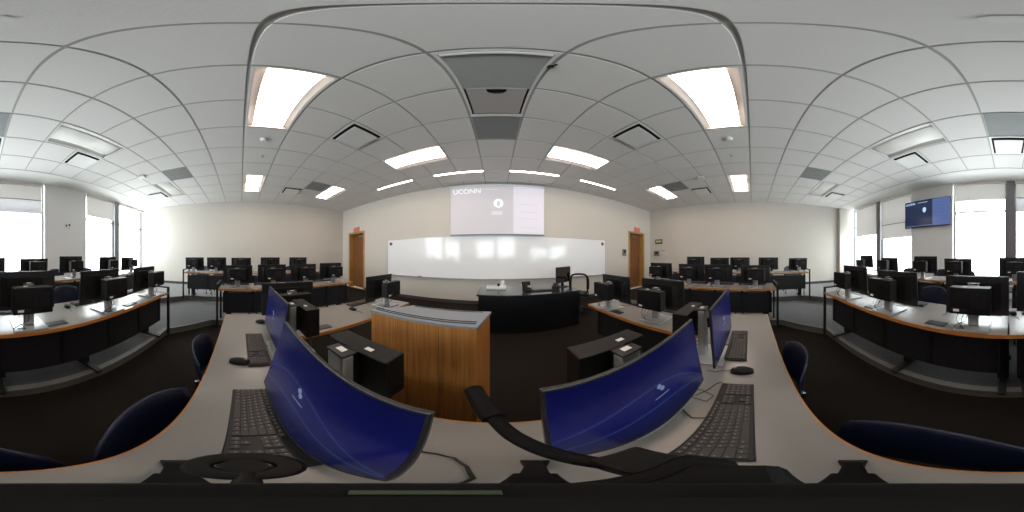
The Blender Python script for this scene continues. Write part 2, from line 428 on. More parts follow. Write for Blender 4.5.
# ------------------------------------------------------------------ ceiling
def cx(i): return -0.31 + TILE * i
def cy(j): return 0.05 + TILE * j
lit = [(-4, 0, 2), (2, 0, 2), (-4, 4, 2), (2, 4, 2), (-9, 0, 2), (7, 0, 2), (-9, 4, 2), (7, 4, 2)]   # each two cells along x
# cell index i starts at x = -.31 + .62 i ; two-cell fixtures start there
lit = [(-3, 0), (2, 0), (-3, 4), (2, 4), (-8, 0), (7, 0), (-8, 4), (7, 4)]
unl = [(-3, -4), (2, -4), (-8, -4), (7, -4)]
strips = [(-5, 6), (-2, 6), (1, 6), (4, 6)]
grilles = [(-6, -3), (6, -3), (-7, 3), (7, 3), (0, 3), (0, -4)]
diffs = [(-3, 2), (3, 2), (0, -5), (-3, -5), (3, -5), (-8, -5), (8, -5), (-8, 2), (8, 2)]
skip = set()
for i, j in lit + unl + strips:
    pass
def two(i): return (i, i + 1)
def cells2(i, j):
    return [(i, j), (i + 1, j)]
# fixtures left of centre run from x=-2.17 (line i=-3) so cells -3,-2 ; right from x=.93 (i=2) cells 2,3
for i, j in lit + unl + strips: skip.update(cells2(i, j))
for c in grilles + diffs + [(0, 1), (0, 2)]: skip.add(c)
b = MB(); g = 0.011
for i in range(-10, 11):
    for j in range(-6, 8):
        if (i, j) in skip: continue
        x0, x1 = max(cx(i), -XW), min(cx(i + 1), XW); y0, y1 = cy(j), min(cy(j + 1), YF)
        b.box(x0 + g, x1 - g, y0 + g, y1 - g, H, H + 0.02)
struct(b.build('ceiling', 'tile', bevel=0.003), 'grey white acoustic tile ceiling', 'ceiling')
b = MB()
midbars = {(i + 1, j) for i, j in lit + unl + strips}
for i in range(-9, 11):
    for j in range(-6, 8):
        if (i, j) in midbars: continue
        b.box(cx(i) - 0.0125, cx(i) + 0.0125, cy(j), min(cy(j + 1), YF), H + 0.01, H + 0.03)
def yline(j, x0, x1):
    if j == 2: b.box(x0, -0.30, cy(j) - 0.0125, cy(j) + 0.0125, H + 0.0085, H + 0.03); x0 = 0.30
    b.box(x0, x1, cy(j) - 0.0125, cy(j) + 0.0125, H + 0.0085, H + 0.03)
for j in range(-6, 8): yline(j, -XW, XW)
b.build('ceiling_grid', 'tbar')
struct(bpy.data.objects['ceiling_grid'], 'metal grid between ceiling tiles, darkened for the shaded reveals', 'ceiling')
struct(MB().box(-XW, XW, YB, cy(-6) - 0.01, H - 0.004, H + 0.03).build('ceiling_border', 'plaster'), 'plain plaster ceiling border above the windows', 'ceiling')

def troffer(on):
    t = thing('ceiling_light', 'x', 'ceiling light')
    L, W = 2 * TILE - 0.024, TILE - 0.024
    d = 0.004
    fr = MB()
    fr.box(-L / 2, L / 2, -W / 2, -W / 2 + 0.018, -d, 0.006).box(-L / 2, L / 2, W / 2 - 0.018, W / 2, -d, 0.006)
    fr.box(-L / 2, -L / 2 + 0.018, -W / 2, W / 2, -d, 0.006).box(L / 2 - 0.018, L / 2, -W / 2, W / 2, -d, 0.006)
    fr.build('frame', 'whitefix', t)
    for s_ in (-1, 1):
        r = MB()
        r.grid(lambda u, v, s_=s_: ((u - 0.5) * (L - 0.036), s_ * (W / 2 - 0.018 - v * 0.085), -0.001 + 0.035 * math.sin(v * PI / 2)), 1, 6)
        r.build('reflector', 'reflector', t, smooth=True, solid=0.002)
    dw = W / 2 - 0.1
    dm = MB(); dm.grid(lambda u, v: ((u - 0.5) * (L - 0.036), (v - 0.5) * 2 * dw, 0.034 - 0.02 * math.sin(v * PI)), 1, 10)
    dm.build('diffuser', 'lamp' if on else 'unlit', t, smooth=True, solid=0.002)
    hs = MB().box(-L / 2, L / 2, -W / 2, W / 2, 0.045, 0.1).box(-L / 2, -L / 2 + 0.016, -W / 2, W / 2, 0.006, 0.045).box(L / 2 - 0.016, L / 2, -W / 2, W / 2, 0.006, 0.045)
    hs.build('housing', 'whitefix', t)
    return t
lablit = ['lit ceiling light overhead, left of the projector tray', 'lit ceiling light overhead, right of the projector tray',
          'lit ceiling light before the whiteboard, left of projected picture', 'lit ceiling light before the whiteboard, right of projected picture',
          'lit ceiling light nearest the middle of the left wall', 'lit ceiling light nearest the middle of the right wall',
          'lit ceiling light nearest the left door', 'lit ceiling light nearest the right door']
labun = ['unlit ceiling light near windows, left of the window grille', 'unlit ceiling light near windows, above the television side',
         'unlit ceiling light in the bare window corner', 'unlit ceiling light in the column corner']
for on, lst, labs, grp in ((True, lit, lablit, 'lit ceiling lights'), (False, unl, labun, 'unlit ceiling lights by the windows')):
    p0 = None
    for k, (i, j) in enumerate(lst):
        loc = (cx(i + 1), cy(j) + TILE / 2, H)
        if p0 is None:
            p0 = troffer(on); p0.location = loc; tag(p0, labs[k], None, grp)
        else: dup(p0, loc, 0, labs[k], grp)
t0 = None
for k, (i, j) in enumerate(strips):
    lab = ['lit strip light nearest the left door', 'lit strip light above left half of projected picture', 'lit strip light above right half of projected picture', 'lit strip light nearest the right door'][k]
    loc = (cx(i + 1), 3.82, H)
    if t0 is None:
        t0 = thing('strip_light', lab, 'strip light', loc, 0, 'strip lights along the front wall')
        L = 2 * TILE - 0.02; ya, yb = cy(6) - 3.82 + 0.011, cy(7) - 3.82 - 0.011
        MB().box(-L / 2, L / 2, ya, -0.045, 0, 0.02).box(-L / 2, L / 2, 0.045, yb, 0, 0.02).build('cover_panel', 'tile', t0)
        MB().box(-L / 2, L / 2, -0.045, -0.04, -0.001, 0.05).box(-L / 2, L / 2, 0.04, 0.045, -0.001, 0.05).box(-L / 2, L / 2, -0.045, 0.045, 0.05, 0.06).build('channel', 'whitefix', t0)
        MB().box(-L / 2, L / 2, -0.039, 0.039, 0.004, 0.012).build('lens', 'strip', t0)
    else: dup(t0, loc, 0, lab)
g0 = None
labg = ['grey perforated grille near the left side of windows', 'grey perforated grille near the column corner', 'grey perforated grille beside light at left door',
        'grey perforated grille beside light at right door', 'grey perforated grille between projector tray and whiteboard', 'grey perforated grille at windows behind the tripod']
for k, (i, j) in enumerate(grilles):
    loc = (cx(i) + TILE / 2, cy(j) + TILE / 2, H)
    if g0 is None:
        g0 = thing('return_grille', labg[k], 'air grille', loc, 0, 'return air grilles in the ceiling'); w = TILE / 2 - 0.011
        MB().box(-w, w, -w, w, 0.002, 0.008).build('perforated_sheet', 'grille', g0)
        MB().box(-w, w, -w, -w + 0.012, -0.003, 0.01).box(-w, w, w - 0.012, w, -0.003, 0.01).box(-w, -w + 0.012, -w, w, -0.003, 0.01).box(w - 0.012, w, -w, w, -0.003, 0.01).build('frame', 'housing', g0)
    else: dup(g0, loc, 0, labg[k])
d0 = None
labd = ['square air diffuser left of projector tray', 'square air diffuser right of projector tray', 'square air diffuser at windows behind the tripod', 'square air diffuser beside unlit light, bare window side',
        'square air diffuser beside unlit light, television side', 'square air diffuser in the bare window corner', 'square air diffuser in the column corner', 'square air diffuser near left wall, toward door', 'square air diffuser near right wall, toward door']
for k, (i, j) in enumerate(diffs):
    loc = (cx(i) + TILE / 2, cy(j) + TILE / 2, H)
    if d0 is None:
        d0 = thing('air_diffuser', labd[k], 'air diffuser', loc, 0, 'square air diffusers in the ceiling'); w = TILE / 2 - 0.011
        fr = MB()
        for a in (0, 1, 2, 3):
            m_ = Matrix.Rotation(a * PI / 2, 4, 'Z'); fr.box(-w, w, w - 0.035, w, -0.002, 0.01, m_)
        fr.build('frame', 'whitefix', d0)
        du = MB().box(-w + 0.03, w - 0.03, -w + 0.03, w - 0.03, 0.07, 0.08)
        for a in (0, 1, 2, 3):
            m_ = Matrix.Rotation(a * PI / 2, 4, 'Z'); du.box(-w + 0.03, w - 0.03, w - 0.04, w - 0.035, 0.0, 0.08, m_)
        du.build('neck', 'gap', d0)
        MB().box(-w + 0.07, w - 0.07, -w + 0.07, w - 0.07, -0.036, -0.026).build('plaque', 'whitefix', d0, bevel=0.004)
        hk = MB().cyl((0, 0, -0.026), (0, 0, 0.072), 0.02, seg=10).box(-0.15, 0.15, -0.012, 0.012, -0.026, -0.018)
        hk.build('hanger', 'gap', d0)
    else: dup(d0, loc, 0, labd[k])
# small round things on the ceiling
def dome(name, lab, cat, x, y, r, h, m='whitefix', group=None):
    t = thing(name, lab, cat, (x, y, H), 0, group)
    MB().cyl((0, 0, -0.012), (0, 0, 0), r, seg=28).build('base', m, t, smooth=True)
    MB().cyl((0, 0, -h), (0, 0, -0.012), r * 0.62, r * 0.9, seg=28).build('cap', m, t, smooth=True, bevel=0.004)
    return t
dome('smoke_detector', 'white smoke detector beside overhead light, left side', 'smoke detector', -2.5, 0.36, 0.065, 0.05)
dome('smoke_detector', 'white smoke detector beside overhead light, right side', 'smoke detector', 2.48, 0.36, 0.065, 0.05)
def sprinkler(x, y, lab):
    t = thing('sprinkler_head', lab, 'sprinkler', (x, y, H), 0, 'sprinkler heads')
    MB().cyl((0, 0, -0.006), (0, 0, 0), 0.038, seg=24).build('escutcheon', 'whitefix', t, smooth=True)
    k = MB().cyl((0, 0, -0.03), (0, 0, -0.006), 0.012, seg=12).cyl((0, 0, -0.036), (0, 0, -0.031), 0.022, seg=16); k.build('deflector', 'alu', t, smooth=True)
sprinkler(-3.08, 0.42, 'small sprinkler head between two lit lights, left side'); sprinkler(3.05, 0.40, 'small sprinkler head between two lit lights, right side')
tag(MB().cyl((0, 0, -0.008), (0, 0, 0), 0.05, seg=28).build('cover_disc', 'whitefix', smooth=True, loc=(0.0, -0.26, H)), 'small flat round cover plate overhead of the tripod', 'cover plate')
def access_point(x, y, lab):
    t = thing('wireless_access_point', lab, 'access point', (x, y, H), 0.1, 'white ceiling access points')
    MB().box(-0.09, 0.09, -0.09, 0.09, -0.05, -0.012).build('body', 'whitefix', t, bevel=0.018)
    MB().box(-0.06, 0.06, -0.06, 0.06, -0.012, 0).build('bracket', 'greybox', t)
access_point(-3.4, -2.35, 'white box on ceiling in front of unlit corner light'); access_point(3.98, 1.3, 'white box on ceiling beside air diffuser, right door side')

# projector tray (two cells)
pt = thing('projector_housing', 'grey recessed projector tray in the ceiling with black lens slot', 'projector', (0, cy(1), H))
L = 2 * TILE; w = 0.298
fr = MB().box(-w, w, 0.012, 0.05, 0.0, 0.02).box(-w, w, L - 0.06, L - 0.012, -0.008, 0.02).box(-w, -w + 0.024, 0.05, L - 0.06, 0.0, 0.02).box(w - 0.024, w, 0.05, L - 0.06, 0.0, 0.02)
fr.build('frame', 'tile', pt, bevel=0.002)
MB().box(-w + 0.03, w - 0.03, 0.052, 0.078, -0.016, 0.012).build('lip', 'whitefix', pt, bevel=0.004)
MB().box(-w + 0.025, w - 0.025, 0.079, 0.64, 0.002, 0.014).build('tray_panel', 'housing', pt)
MB().box(-w + 0.03, w - 0.03, 0.641, L - 0.061, 0.06, 0.07).build('recess_back', 'gap', pt)
MB().box(-w + 0.045, w - 0.045, 0.645, L - 0.085, -0.006, 0.03).build('lid', 'housing2', pt, bevel=0.004)
k = MB().prism([(0.085 * math.cos(PI * q / 20), 0.665 + 0.085 * math.sin(PI * q / 20) ** 0.8) for q in range(21)], -0.009, -0.0061)
k.build('lens_opening', 'lens', pt, smooth=True)
MB().box(-0.02, 0.02, 0.625, 0.64, -0.006, 0.0019).build('latch', 'housing', pt)
tag(MB().box(-0.006, 0.006, -0.03, 0.03, -0.03, 0.0).box(-0.02, 0.02, -0.006, 0.006, -0.022, 0).cyl((0.0, -0.04, -0.03), (0.0, -0.04, 0.0), 0.008, seg=8).build('ceiling_hook', 'black', loc=(0.31, cy(1) + 0.22, H), rot=(0, 0, 0.5)),
    'tiny black metal hook beside the projector tray', 'hook')

# ------------------------------------------------------------------ front wall things
wbx, wz0, wz1 = 3.65, CZ - 0.655, CZ + 0.565
t = thing('whiteboard', 'long glossy whiteboard across the front wall', 'whiteboard', (0, YF, wz0))
hh = wz1 - wz0
MB().box(-wbx, wbx, -0.014, -0.001, 0, hh).build('writing_surface', 'wb', t)
f = MB().box(-wbx - 0.012, wbx + 0.012, -0.02, -0.001, hh, hh + 0.014).box(-wbx - 0.012, -wbx, -0.02, -0.001, 0, hh).box(wbx, wbx + 0.012, -0.02, -0.001, 0, hh)
f.build('frame', 'alu', t)
MB().box(-wbx - 0.03, wbx + 0.03, -0.075, -0.001, -0.028, -0.012).box(-wbx - 0.03, wbx + 0.03, -0.078, -0.070, -0.028, 0.0).build('pen_tray', 'alu', t, bevel=0.003)
e = thing('whiteboard_eraser', 'dark felt eraser lying on the whiteboard tray', 'eraser', (-2.35, YF - 0.04, wz0 - 0.012))
MB().box(-0.065, 0.065, -0.02, 0.02, 0, 0.02).build('felt_pad', 'greybox', e); MB().box(-0.065, 0.065, -0.02, 0.02, 0.02, 0.035).build('grip', 'alu', e, bevel=0.004)
for x, lab in ((-3.5, 'pink and dark magnet near left end of whiteboard'), (3.52, 'pink and dark magnet near right end of whiteboard')):
    q = thing('whiteboard_magnet', lab, 'magnet', (x, YF - 0.014, CZ + 0.43))
    MB().cyl((0, -0.012, 0), (0, 0, 0), 0.06, seg=24).build('rim', 'pink', q, smooth=True)
    MB().cyl((0, -0.018, 0), (0, -0.0121, 0), 0.035, seg=24).build('centre', 'black', q, smooth=True)

# projection screen with the picture thrown on it
x0, x1, z0, z1 = -1.32, 1.37, CZ + 0.62, CZ + 2.09
t = thing('projection_screen', 'pale projected picture on the pull-down screen above the whiteboard', 'projection screen', ((x0 + x1) / 2, YF - 0.09, z0))
w = (x1 - x0) / 2; hh = z1 - z0
MB().box(-w, w, 0, 0.004, 0, hh).build('picture', 'proj', t)
MB().box(-w - 0.01, w + 0.01, -0.012, 0.016, -0.03, 0).build('weight_bar', 'mull', t, bevel=0.004)
MB().box(-w - 0.03, w + 0.03, -0.03, 0.07, hh, hh + 0.045).build('roller_case', 'whitefix', t, bevel=0.006)
MB().box(0.45, w, -0.0015, -0.0002, 0.02, hh - 0.01).build('side_panel', 'proj2', t)
k = MB().box(0.56, w - 0.12, -0.003, -0.0016, hh - 0.27, hh - 0.265).box(0.56, w - 0.12, -0.003, -0.0016, hh - 0.07, hh - 0.065).box(0.56, 0.565, -0.003, -0.0016, hh - 0.27, hh - 0.065).box(w - 0.125, w - 0.12, -0.003, -0.0016, hh - 0.27, hh - 0.065)
for z in (0.98, 0.72, 0.5, 0.2): k.box(0.62, w - 0.2, -0.003, -0.0016, z * 0.9, z * 0.9 + 0.012)
k.build('panel_lines', 'proj4', t)
MB().cyl((0.03, -0.003, hh * 0.62), (0.03, -0.0002, hh * 0.62), 0.135, seg=40).build('round_emblem', 'proj3', t)
k = MB()
k.prism([(0.03 + 0.05 * math.cos(a), 0.075 * math.sin(a) * (1.0 if math.sin(a) > 0 else 1.3)) for a in [2 * PI * q / 14 for q in range(14)]], 0, 0.001)
bmesh.ops.transform(k.bm, matrix=Matrix.Translation((0, -0.0035, hh * 0.62)) @ Matrix.Rotation(PI / 2, 4, 'X'), verts=k.bm.verts)
k.build('emblem_mark', 'proj4', t)
MB().box(-0.16, 0.14, -0.0016, -0.0002, hh * 0.38, hh * 0.38 + 0.11).build('caption_block', 'proj2', t)
text('lettering', 'UCONN', 'proj3', t, (-w + 0.07, -0.002, hh - 0.225), (PI / 2, 0, 0), 0.215, 'LEFT', 0.002)
MB().box(-0.42, 0.02, -0.0016, -0.0002, hh - 0.125, hh - 0.1).build('caption_line', 'proj2', t)

# doors
for s_, n in ((-1, 1), (1, 2)):
    d = bpy.data.objects.new('door_%d' % n, None); COL.objects.link(d); d.location = (s_ * (DX0 + DX1) / 2, YF, 0)
    struct(d, ['brown wooden door left of the whiteboard', 'brown wooden door right of the whiteboard'][n - 1], 'door')
    hw = (DX1 - DX0) / 2
    fb = MB()
    fb.box(-hw - 0.055, -hw + 0.03, -0.02, 0.28, 0, DZ + 0.055).box(hw - 0.03, hw + 0.055, -0.02, 0.28, 0, DZ + 0.055).box(-hw + 0.03, hw - 0.03, -0.02, 0.28, DZ - 0.03, DZ + 0.055)
    fb.build('door_frame', 'oakframe', d, bevel=0.004)
    lf = MB().box(-hw + 0.032, hw - 0.032, 0.2, 0.245, 0.01, DZ - 0.03)
    lf.build('door_leaf', 'walnut', d, bevel=0.003)
    sx = -s_
    MB().box(-sx * -0.05 - 0.1, -sx * -0.05 + 0.22, 0.15, 0.199, DZ - 0.16, DZ - 0.09).build('door_closer', 'greybox', d, bevel=0.006)
    k = MB().cyl((sx * 0.33, 0.19, 1.0), (sx * 0.33, 0.2, 1.0), 0.03, seg=16).cyl((sx * 0.33, 0.14, 1.0), (sx * 0.33, 0.19, 1.0), 0.009, seg=10).cyl((sx * 0.33, 0.145, 1.0), (sx * 0.22, 0.145, 1.0), 0.009, seg=10)
    k.build('door_handle', 'chrome', d, smooth=True)
    ex = thing('exit_sign', ['lit red sign above the left door', 'lit red sign above the right door'][n - 1], 'exit sign', (s_ * (5.36 if s_ < 0 else 5.4), YF - 0.001, DZ + 0.06))
    MB().box(-0.17, 0.17, -0.05, 0, 0, 0.21).build('plate', 'exitplate', ex, bevel=0.008)
    MB().box(-0.18, 0.18, -0.055, 0, 0.21, 0.235).build('canopy', 'whitefix', ex, bevel=0.005)
    text('lettering', 'EXIT', 'exitred', ex, (0, -0.0515, 0.035), (PI / 2, 0, 0), 0.17, 'CENTER', 0.004)

def plate(name, lab, cat, loc, rz, w, h, d, m, extra=None):
    t = thing(name, lab, cat, loc, rz)
    MB().box(-w / 2, w / 2, -d, -0.0005, -h / 2, h / 2).build('plate', m, t, bevel=min(0.006, d * 0.4))
    if extra: extra(t)
    return t
def rocker(t): MB().box(-0.015, 0.015, -0.014, -0.006, -0.032, 0.032).build('rocker', 'whitefix', t, bevel=0.002)
def display(t): MB().box(-0.06, 0.06, -0.046, -0.04, -0.02, 0.09).build('display', 'lens', t)
plate('wall_control_box', 'grey control box on wall between whiteboard and right door', 'control box', (4.62, YF, CZ + 0.14), 0, 0.2, 0.27, 0.045, 'greybox', display)
plate('light_switch', 'white switch plate high between whiteboard and right door', 'light switch', (4.45, YF, CZ + 0.7), 0, 0.08, 0.12, 0.012, 'switch', rocker)
plate('light_switch', 'white switch plate below the grey control box', 'light switch', (4.45, YF, CZ - 0.24), 0, 0.08, 0.12, 0.012, 'switch', rocker)
plate('light_switch', 'white switch plate between left door and whiteboard', 'light switch', (-4.35, YF, CZ + 0.7), 0, 0.09, 0.12, 0.012, 'switch', rocker)
plate('wall_plaque', 'olive green plaque on right wall near the door', 'plaque', (XW, 4.15, CZ + 0.67), -PI / 2, 0.4, 0.22, 0.02, 'olive', lambda t: MB().box(-0.15, 0.15, -0.023, -0.0201, -0.03, 0.05).build('inset', 'switch', t))
plate('thermostat', 'grey box on right wall below the olive plaque', 'thermostat', (XW, 4.25, CZ + 0.12), -PI / 2, 0.3, 0.24, 0.05, 'greybox', lambda t: MB().box(-0.08, 0.08, -0.054, -0.0501, -0.02, 0.07).build('display', 'lens', t))
plate('notice_card', 'small pale notice beside the grey wall box', 'notice', (XW, 3.92, CZ + 0.14), -PI / 2, 0.22, 0.24, 0.008, 'switch', lambda t: MB().box(-0.11, 0.11, -0.012, -0.0081, 0.09, 0.12).build('header_strip', 'pink', t))

# television on the pier
t = thing('television', 'wall mounted television showing blue sign-in picture on the pier', 'television', (2.345, YB, CZ + 0.88))
w, hh = 0.775, 0.875
MB().box(-w, w, 0.07, 0.115, 0, hh).build('housing', 'plastic', t, bevel=0.006)
MB().box(-0.25, 0.25, 0.0, 0.069, 0.25, 0.65).build('wall_bracket', 'black', t)
# viewed from inside the room the picture's left is +x
MB().box(-w + 0.014, w - 0.014, 0.1152, 0.117, 0.02, hh - 0.014).build('screen', 'tv1', t)
MB().box(-w + 0.014, -0.21, 0.1172, 0.1185, 0.02, hh - 0.014).build('side_panel', 'tv2', t)
k = MB()
for z in (0.72, 0.62, 0.5, 0.4, 0.28, 0.18): k.box(-w + 0.1, -0.29, 0.1186, 0.12, z, z + 0.014)
k.build('panel_lines', 'tv4', t)
k = MB().prism([(0.06 * math.cos(a), 0.085 * math.sin(a) * (0.75 if math.sin(a) > 0 else 1.25)) for a in [2 * PI * q / 20 for q in range(20)]], 0, 0.0015)
bmesh.ops.transform(k.bm, matrix=Matrix.Translation((0.06, 0.119, 0.56)) @ Matrix.Rotation(PI / 2, 4, 'X'), verts=k.bm.verts)
k.build('round_emblem', 'tv3', t)
text('lettering', 'UCONN', 'tv3', t, (w - 0.05, 0.1175, hh - 0.12), (PI / 2, 0, PI), 0.09, 'LEFT', 0.002, 0.0005)
MB().box(-0.05, 0.28, 0.1172, 0.118, hh - 0.09, hh - 0.075).build('caption_line', 'tv3', t)
MB().box(-0.2, w - 0.04, 0.1172, 0.118, 0.045, 0.05).build('footer_line', 'tv3', t)
# empty mount plate on the other pier
t = thing('cable_wall_plate', 'small dark cable plate on the bare pier', 'wall plate', (-2.43, YB, CZ + 0.93))
MB().box(-0.11, 0.11, 0.0005, 0.012, -0.1, 0.1).build('plate', 'pier', t, bevel=0.003)
MB().box(-0.08, -0.03, 0.0121, 0.03, 0.0, 0.06).build('socket', 'black', t, bevel=0.003)
MB().box(0.03, 0.07, 0.0121, 0.03, -0.03, 0.03).build('socket', 'black', t, bevel=0.003)
MB().sweep([(0.05, 0.025, -0.03), (0.03, 0.03, -0.09), (-0.04, 0.03, -0.1), (-0.06, 0.025, 0.0)], 0.006, 0.006, 6).build('cable_loop', 'greybox', t)

# ------------------------------------------------------------------ desks
def desk(label, length, depth, loc, rz, legs, group=None, panel=True, ends=(False, False), grommets=(), band=(True, True)):
    """local x runs along the desk, y=0 is the edge away from the sitter (faces +y), desk runs to y=-depth; z=0 floor"""
    t = thing('computer_desk', label, 'desk', loc, rz, group)
    hl = length / 2; zt = 0.74
    MB().box(-hl + 0.006, hl - 0.006, -depth + 0.006, -0.006, zt - 0.03, zt).build('desktop', 'lam', t)
    e = MB()
    e.box(-hl, hl, -0.006, 0.0, zt - 0.031, zt + 0.0005).box(-hl, hl, -depth, -depth + 0.006, zt - 0.031, zt + 0.0005)
    if band[0]: e.box(-hl, -hl + 0.004, -depth, 0, zt - 0.031, zt + 0.0005)
    if band[1]: e.box(hl - 0.004, hl, -depth, 0, zt - 0.031, zt + 0.0005)
    e.build('edge_band', 'edge', t)
    for lx in legs:
        g_ = MB().box(lx - 0.05, lx + 0.05, -depth / 2 - 0.035, -depth / 2 + 0.035, 0.05, zt - 0.06)
        g_.box(lx - 0.03, lx + 0.03, -depth + 0.06, -0.05, 0.03, 0.06)
        g_.box(lx - 0.03, lx + 0.03, -depth + 0.1, -0.1, zt - 0.06, zt - 0.031)
        lg = g_.build('leg', 'black', t, bevel=0.006)
        for y_ in (-0.09, -depth + 0.1): MB().cyl((lx, y_, 0), (lx, y_, 0.03), 0.022, 0.014, seg=14).build('glide', 'chrome', lg, smooth=True)
    if panel:
        MB().box(-hl + 0.06, hl - 0.06, -0.125, -0.115, 0.27, zt - 0.09).build('modesty_panel', 'perf', t)
        n = max(2, int(length / 0.5))
        for i in range(n + 1):
            x = -hl + 0.1 + (length - 0.2) * i / n; MB().box(x - 0.02, x + 0.02, -0.113, -0.105, 0.29, zt - 0.031).build('bracket', 'black', t)
    MB().box(-hl + 0.15, hl - 0.15, -0.28, -0.14, zt - 0.12, zt - 0.11).box(-hl + 0.15, hl - 0.15, -0.145, -0.14, zt - 0.12, zt - 0.07).build('cable_tray', 'greybox', t)
    for s_, on in ((-1, ends[0]), (1, ends[1])):
        if on:
            x = s_ * (hl + 0.025)
            MB().sweep([(x, -0.02, 0.0), (x, -0.02, zt + 0.07), (x, -depth + 0.1, zt + 0.07), (x, -depth + 0.1, 0.0)], 0.035, 0.035).build('end_frame', 'black', t)
    for gx in grommets:
        MB().box(gx - 0.085, gx + 0.085, -0.13, -0.05, zt + 0.0002, zt + 0.008).build('grommet_lid', 'bezel', t, bevel=0.003)
    return t

DEP = 0.62
# front desk: sitter is on -y side, far edge at y=+.42
desk('long white desk around the tripod with oak edge', 3.64, 0.585, (0, 0.415, 0), 0, (-1.6, -0.68, 0.49, 1.6), panel=True)
# side arms of the inner row: sitter outside
desk('short white desk behind the oak lectern, left side', 1.56, 0.63, (-1.18, 0.43 + 0.78, 0), -PI / 2, (-0.65, 0.65), panel=False, grommets=(0.52,))
desk('short white desk beside the black instructor desk, right side', 1.46, 0.63, (1.19, 0.43 + 0.73, 0), PI / 2, (-0.62, 0.62), panel=True, grommets=(0.25,))
# first tier
gk = 'perforated panel desks on the lower tier'
desk('desk behind the tripod on the lower tier, television side half', 2.25, DEP, (1.125, -1.06, T1), 0, (-1.08, -0.17, 0.95), gk, ends=(False, True), grommets=(-0.58, 0.15), band=(False, True))
desk('desk behind the tripod on the lower tier, bare pier half', 2.25, DEP, (-1.125, -1.06, T1), 0, (-0.95, 0.17, 1.0), gk, ends=(True, False), grommets=(0.58, -0.3), band=(True, False))
desk('lower tier desk along the left wall side', 2.6, DEP, (-2.72, 0.93, T1), -PI / 2, (-1.15, 0.0, 1.15), gk, ends=(False, True))
desk('lower tier desk along the right wall side', 2.6, DEP, (2.72, 0.9, T1), PI / 2, (-1.15, 0.0, 1.15), gk, ends=(True, False))
gk2 = 'perforated panel desks on the upper tier'
desk('upper tier desk along the left wall', 3.95, DEP, (-4.15, 0.475, T2), -PI / 2, (-1.8, -0.6, 0.6, 1.8), gk2, ends=(False, True))
desk('upper tier desk along the right wall', 3.95, DEP, (4.15, 0.475, T2), PI / 2, (-1.8, -0.6, 0.6, 1.8), gk2, ends=(True, False))
desk('upper tier desk along the windows, television side half', 3.9, DEP, (1.95, -2.62, T2), 0, (-1.8, -0.6, 0.6, 1.8), gk2, ends=(False, False))
desk('upper tier desk along the windows, bare pier half', 3.9, DEP, (-1.95, -2.62, T2), 0, (-1.8, -0.6, 0.6, 1.8), gk2, ends=(False, False))

# ------------------------------------------------------------------ computers
def make_computer():
    t = thing('computer_monitor', 'x', 'computer monitor')
    # local: screen faces -y, z=0 desk surface, display pivots about its centre
    W, Hh = 0.53, 0.335
    d = MB().box(-W / 2, W / 2, 0.0, 0.011, -Hh / 2, Hh / 2).build('display', 'bezel', t, bevel=0.002)
    d.location = (0, 0, 0.255)
    bk = MB(); bk.prism([(-0.2, 0.0112), (0.2, 0.0112), (0.15, 0.045), (-0.15, 0.045)], -0.12, 0.12); bk.build('back_shell', 'plastic', d)
    MB().box(-W / 2 + 0.007, W / 2 - 0.007, -0.0012, -0.0004, -Hh / 2 + 0.014, Hh / 2 - 0.007).build('screen', 'screen', d)
    k = MB(); k.cyl((-0.006, -0.0022, 0.028), (-0.006, -0.0013, 0.028), 0.009, seg=16); k.cyl((0.005, -0.0022, 0.014), (0.005, -0.0013, 0.014), 0.009, seg=16)
    k.box(-0.03, 0.03, -0.0022, -0.0013, -0.016, -0.0135)
    k.build('screen_icon', 'icon', d)
    MB().box(-0.03, 0.03, 0.045, 0.095, -0.03, 0.03).build('hinge', 'plastic', d)
    MB().box(-0.042, 0.042, 0.095, 0.14, 0.012, 0.345).build('stand_column', 'silver', t, bevel=0.01)
    MB().box(-0.125, 0.125, -0.03, 0.235, 0.0, 0.012).build('stand_base', 'silver', t, bevel=0.005)
    MB().box(-0.045, 0.045, 0.093, 0.142, 0.3452, 0.353).build('column_cap', 'bezel', t, bevel=0.003); MB().box(-0.018, 0.016, 0.112, 0.134, 0.3532, 0.3545).build('sticker', 'paper', t)
    p = MB().box(-0.142, 0.142, 0.165, 0.255, 0.147, 0.342)
    pc = p.build('desktop_computer', 'plastic', t, bevel=0.005)
    v = MB()
    for i in range(9): v.box(-0.11 + i * 0.012, -0.105 + i * 0.012, 0.2552, 0.257, 0.2, 0.3)
    v.box(0.02, 0.13, 0.2552, 0.258, 0.165, 0.19)
    v.build('vent_slots', 'bezel', pc)
    MB().box(0.07, 0.112, 0.2581, 0.2595, 0.168, 0.186).build('label', 'paper', pc)
    MB().box(0.03, 0.06, 0.19, 0.208, 0.3422, 0.3435).build('sticker', 'paper', pc)
    MB().box(-0.03, 0.03, 0.14, 0.165, 0.16, 0.34).build('mounting_bracket', 'plastic', t)
    cb = MB()
    for (ax, bx, dz) in ((0.05, 0.07, 0.03), (0.09, 0.05, 0.02), (0.02, 0.1, 0.05)):
        cb.sweep([(ax, 0.2, 0.155), (ax + 0.01, 0.235, 0.09), (bx, 0.22, dz), (bx + 0.03, 0.18, 0.008)], 0.006, 0.006, 6)
    cb.build('cable', 'black', t, smooth=True)
    return t
comp = make_computer()
used = [False]
def computer(x, y, z, rz, label, group, tilt=0.08, dz=0.0, dx=0.0, dy=0.0):
    if not used[0]: o = comp; used[0] = True
    else: o = dup(comp, (0, 0, 0), 0, label)
    o.location = (x, y, z); o.rotation_euler = (0, 0, rz); tag(o, label, None, group)
    d = child(o, 'display'); d.rotation_euler = (-tilt, 0, 0); d.location = (dx, dy, 0.255 + dz)
    return o

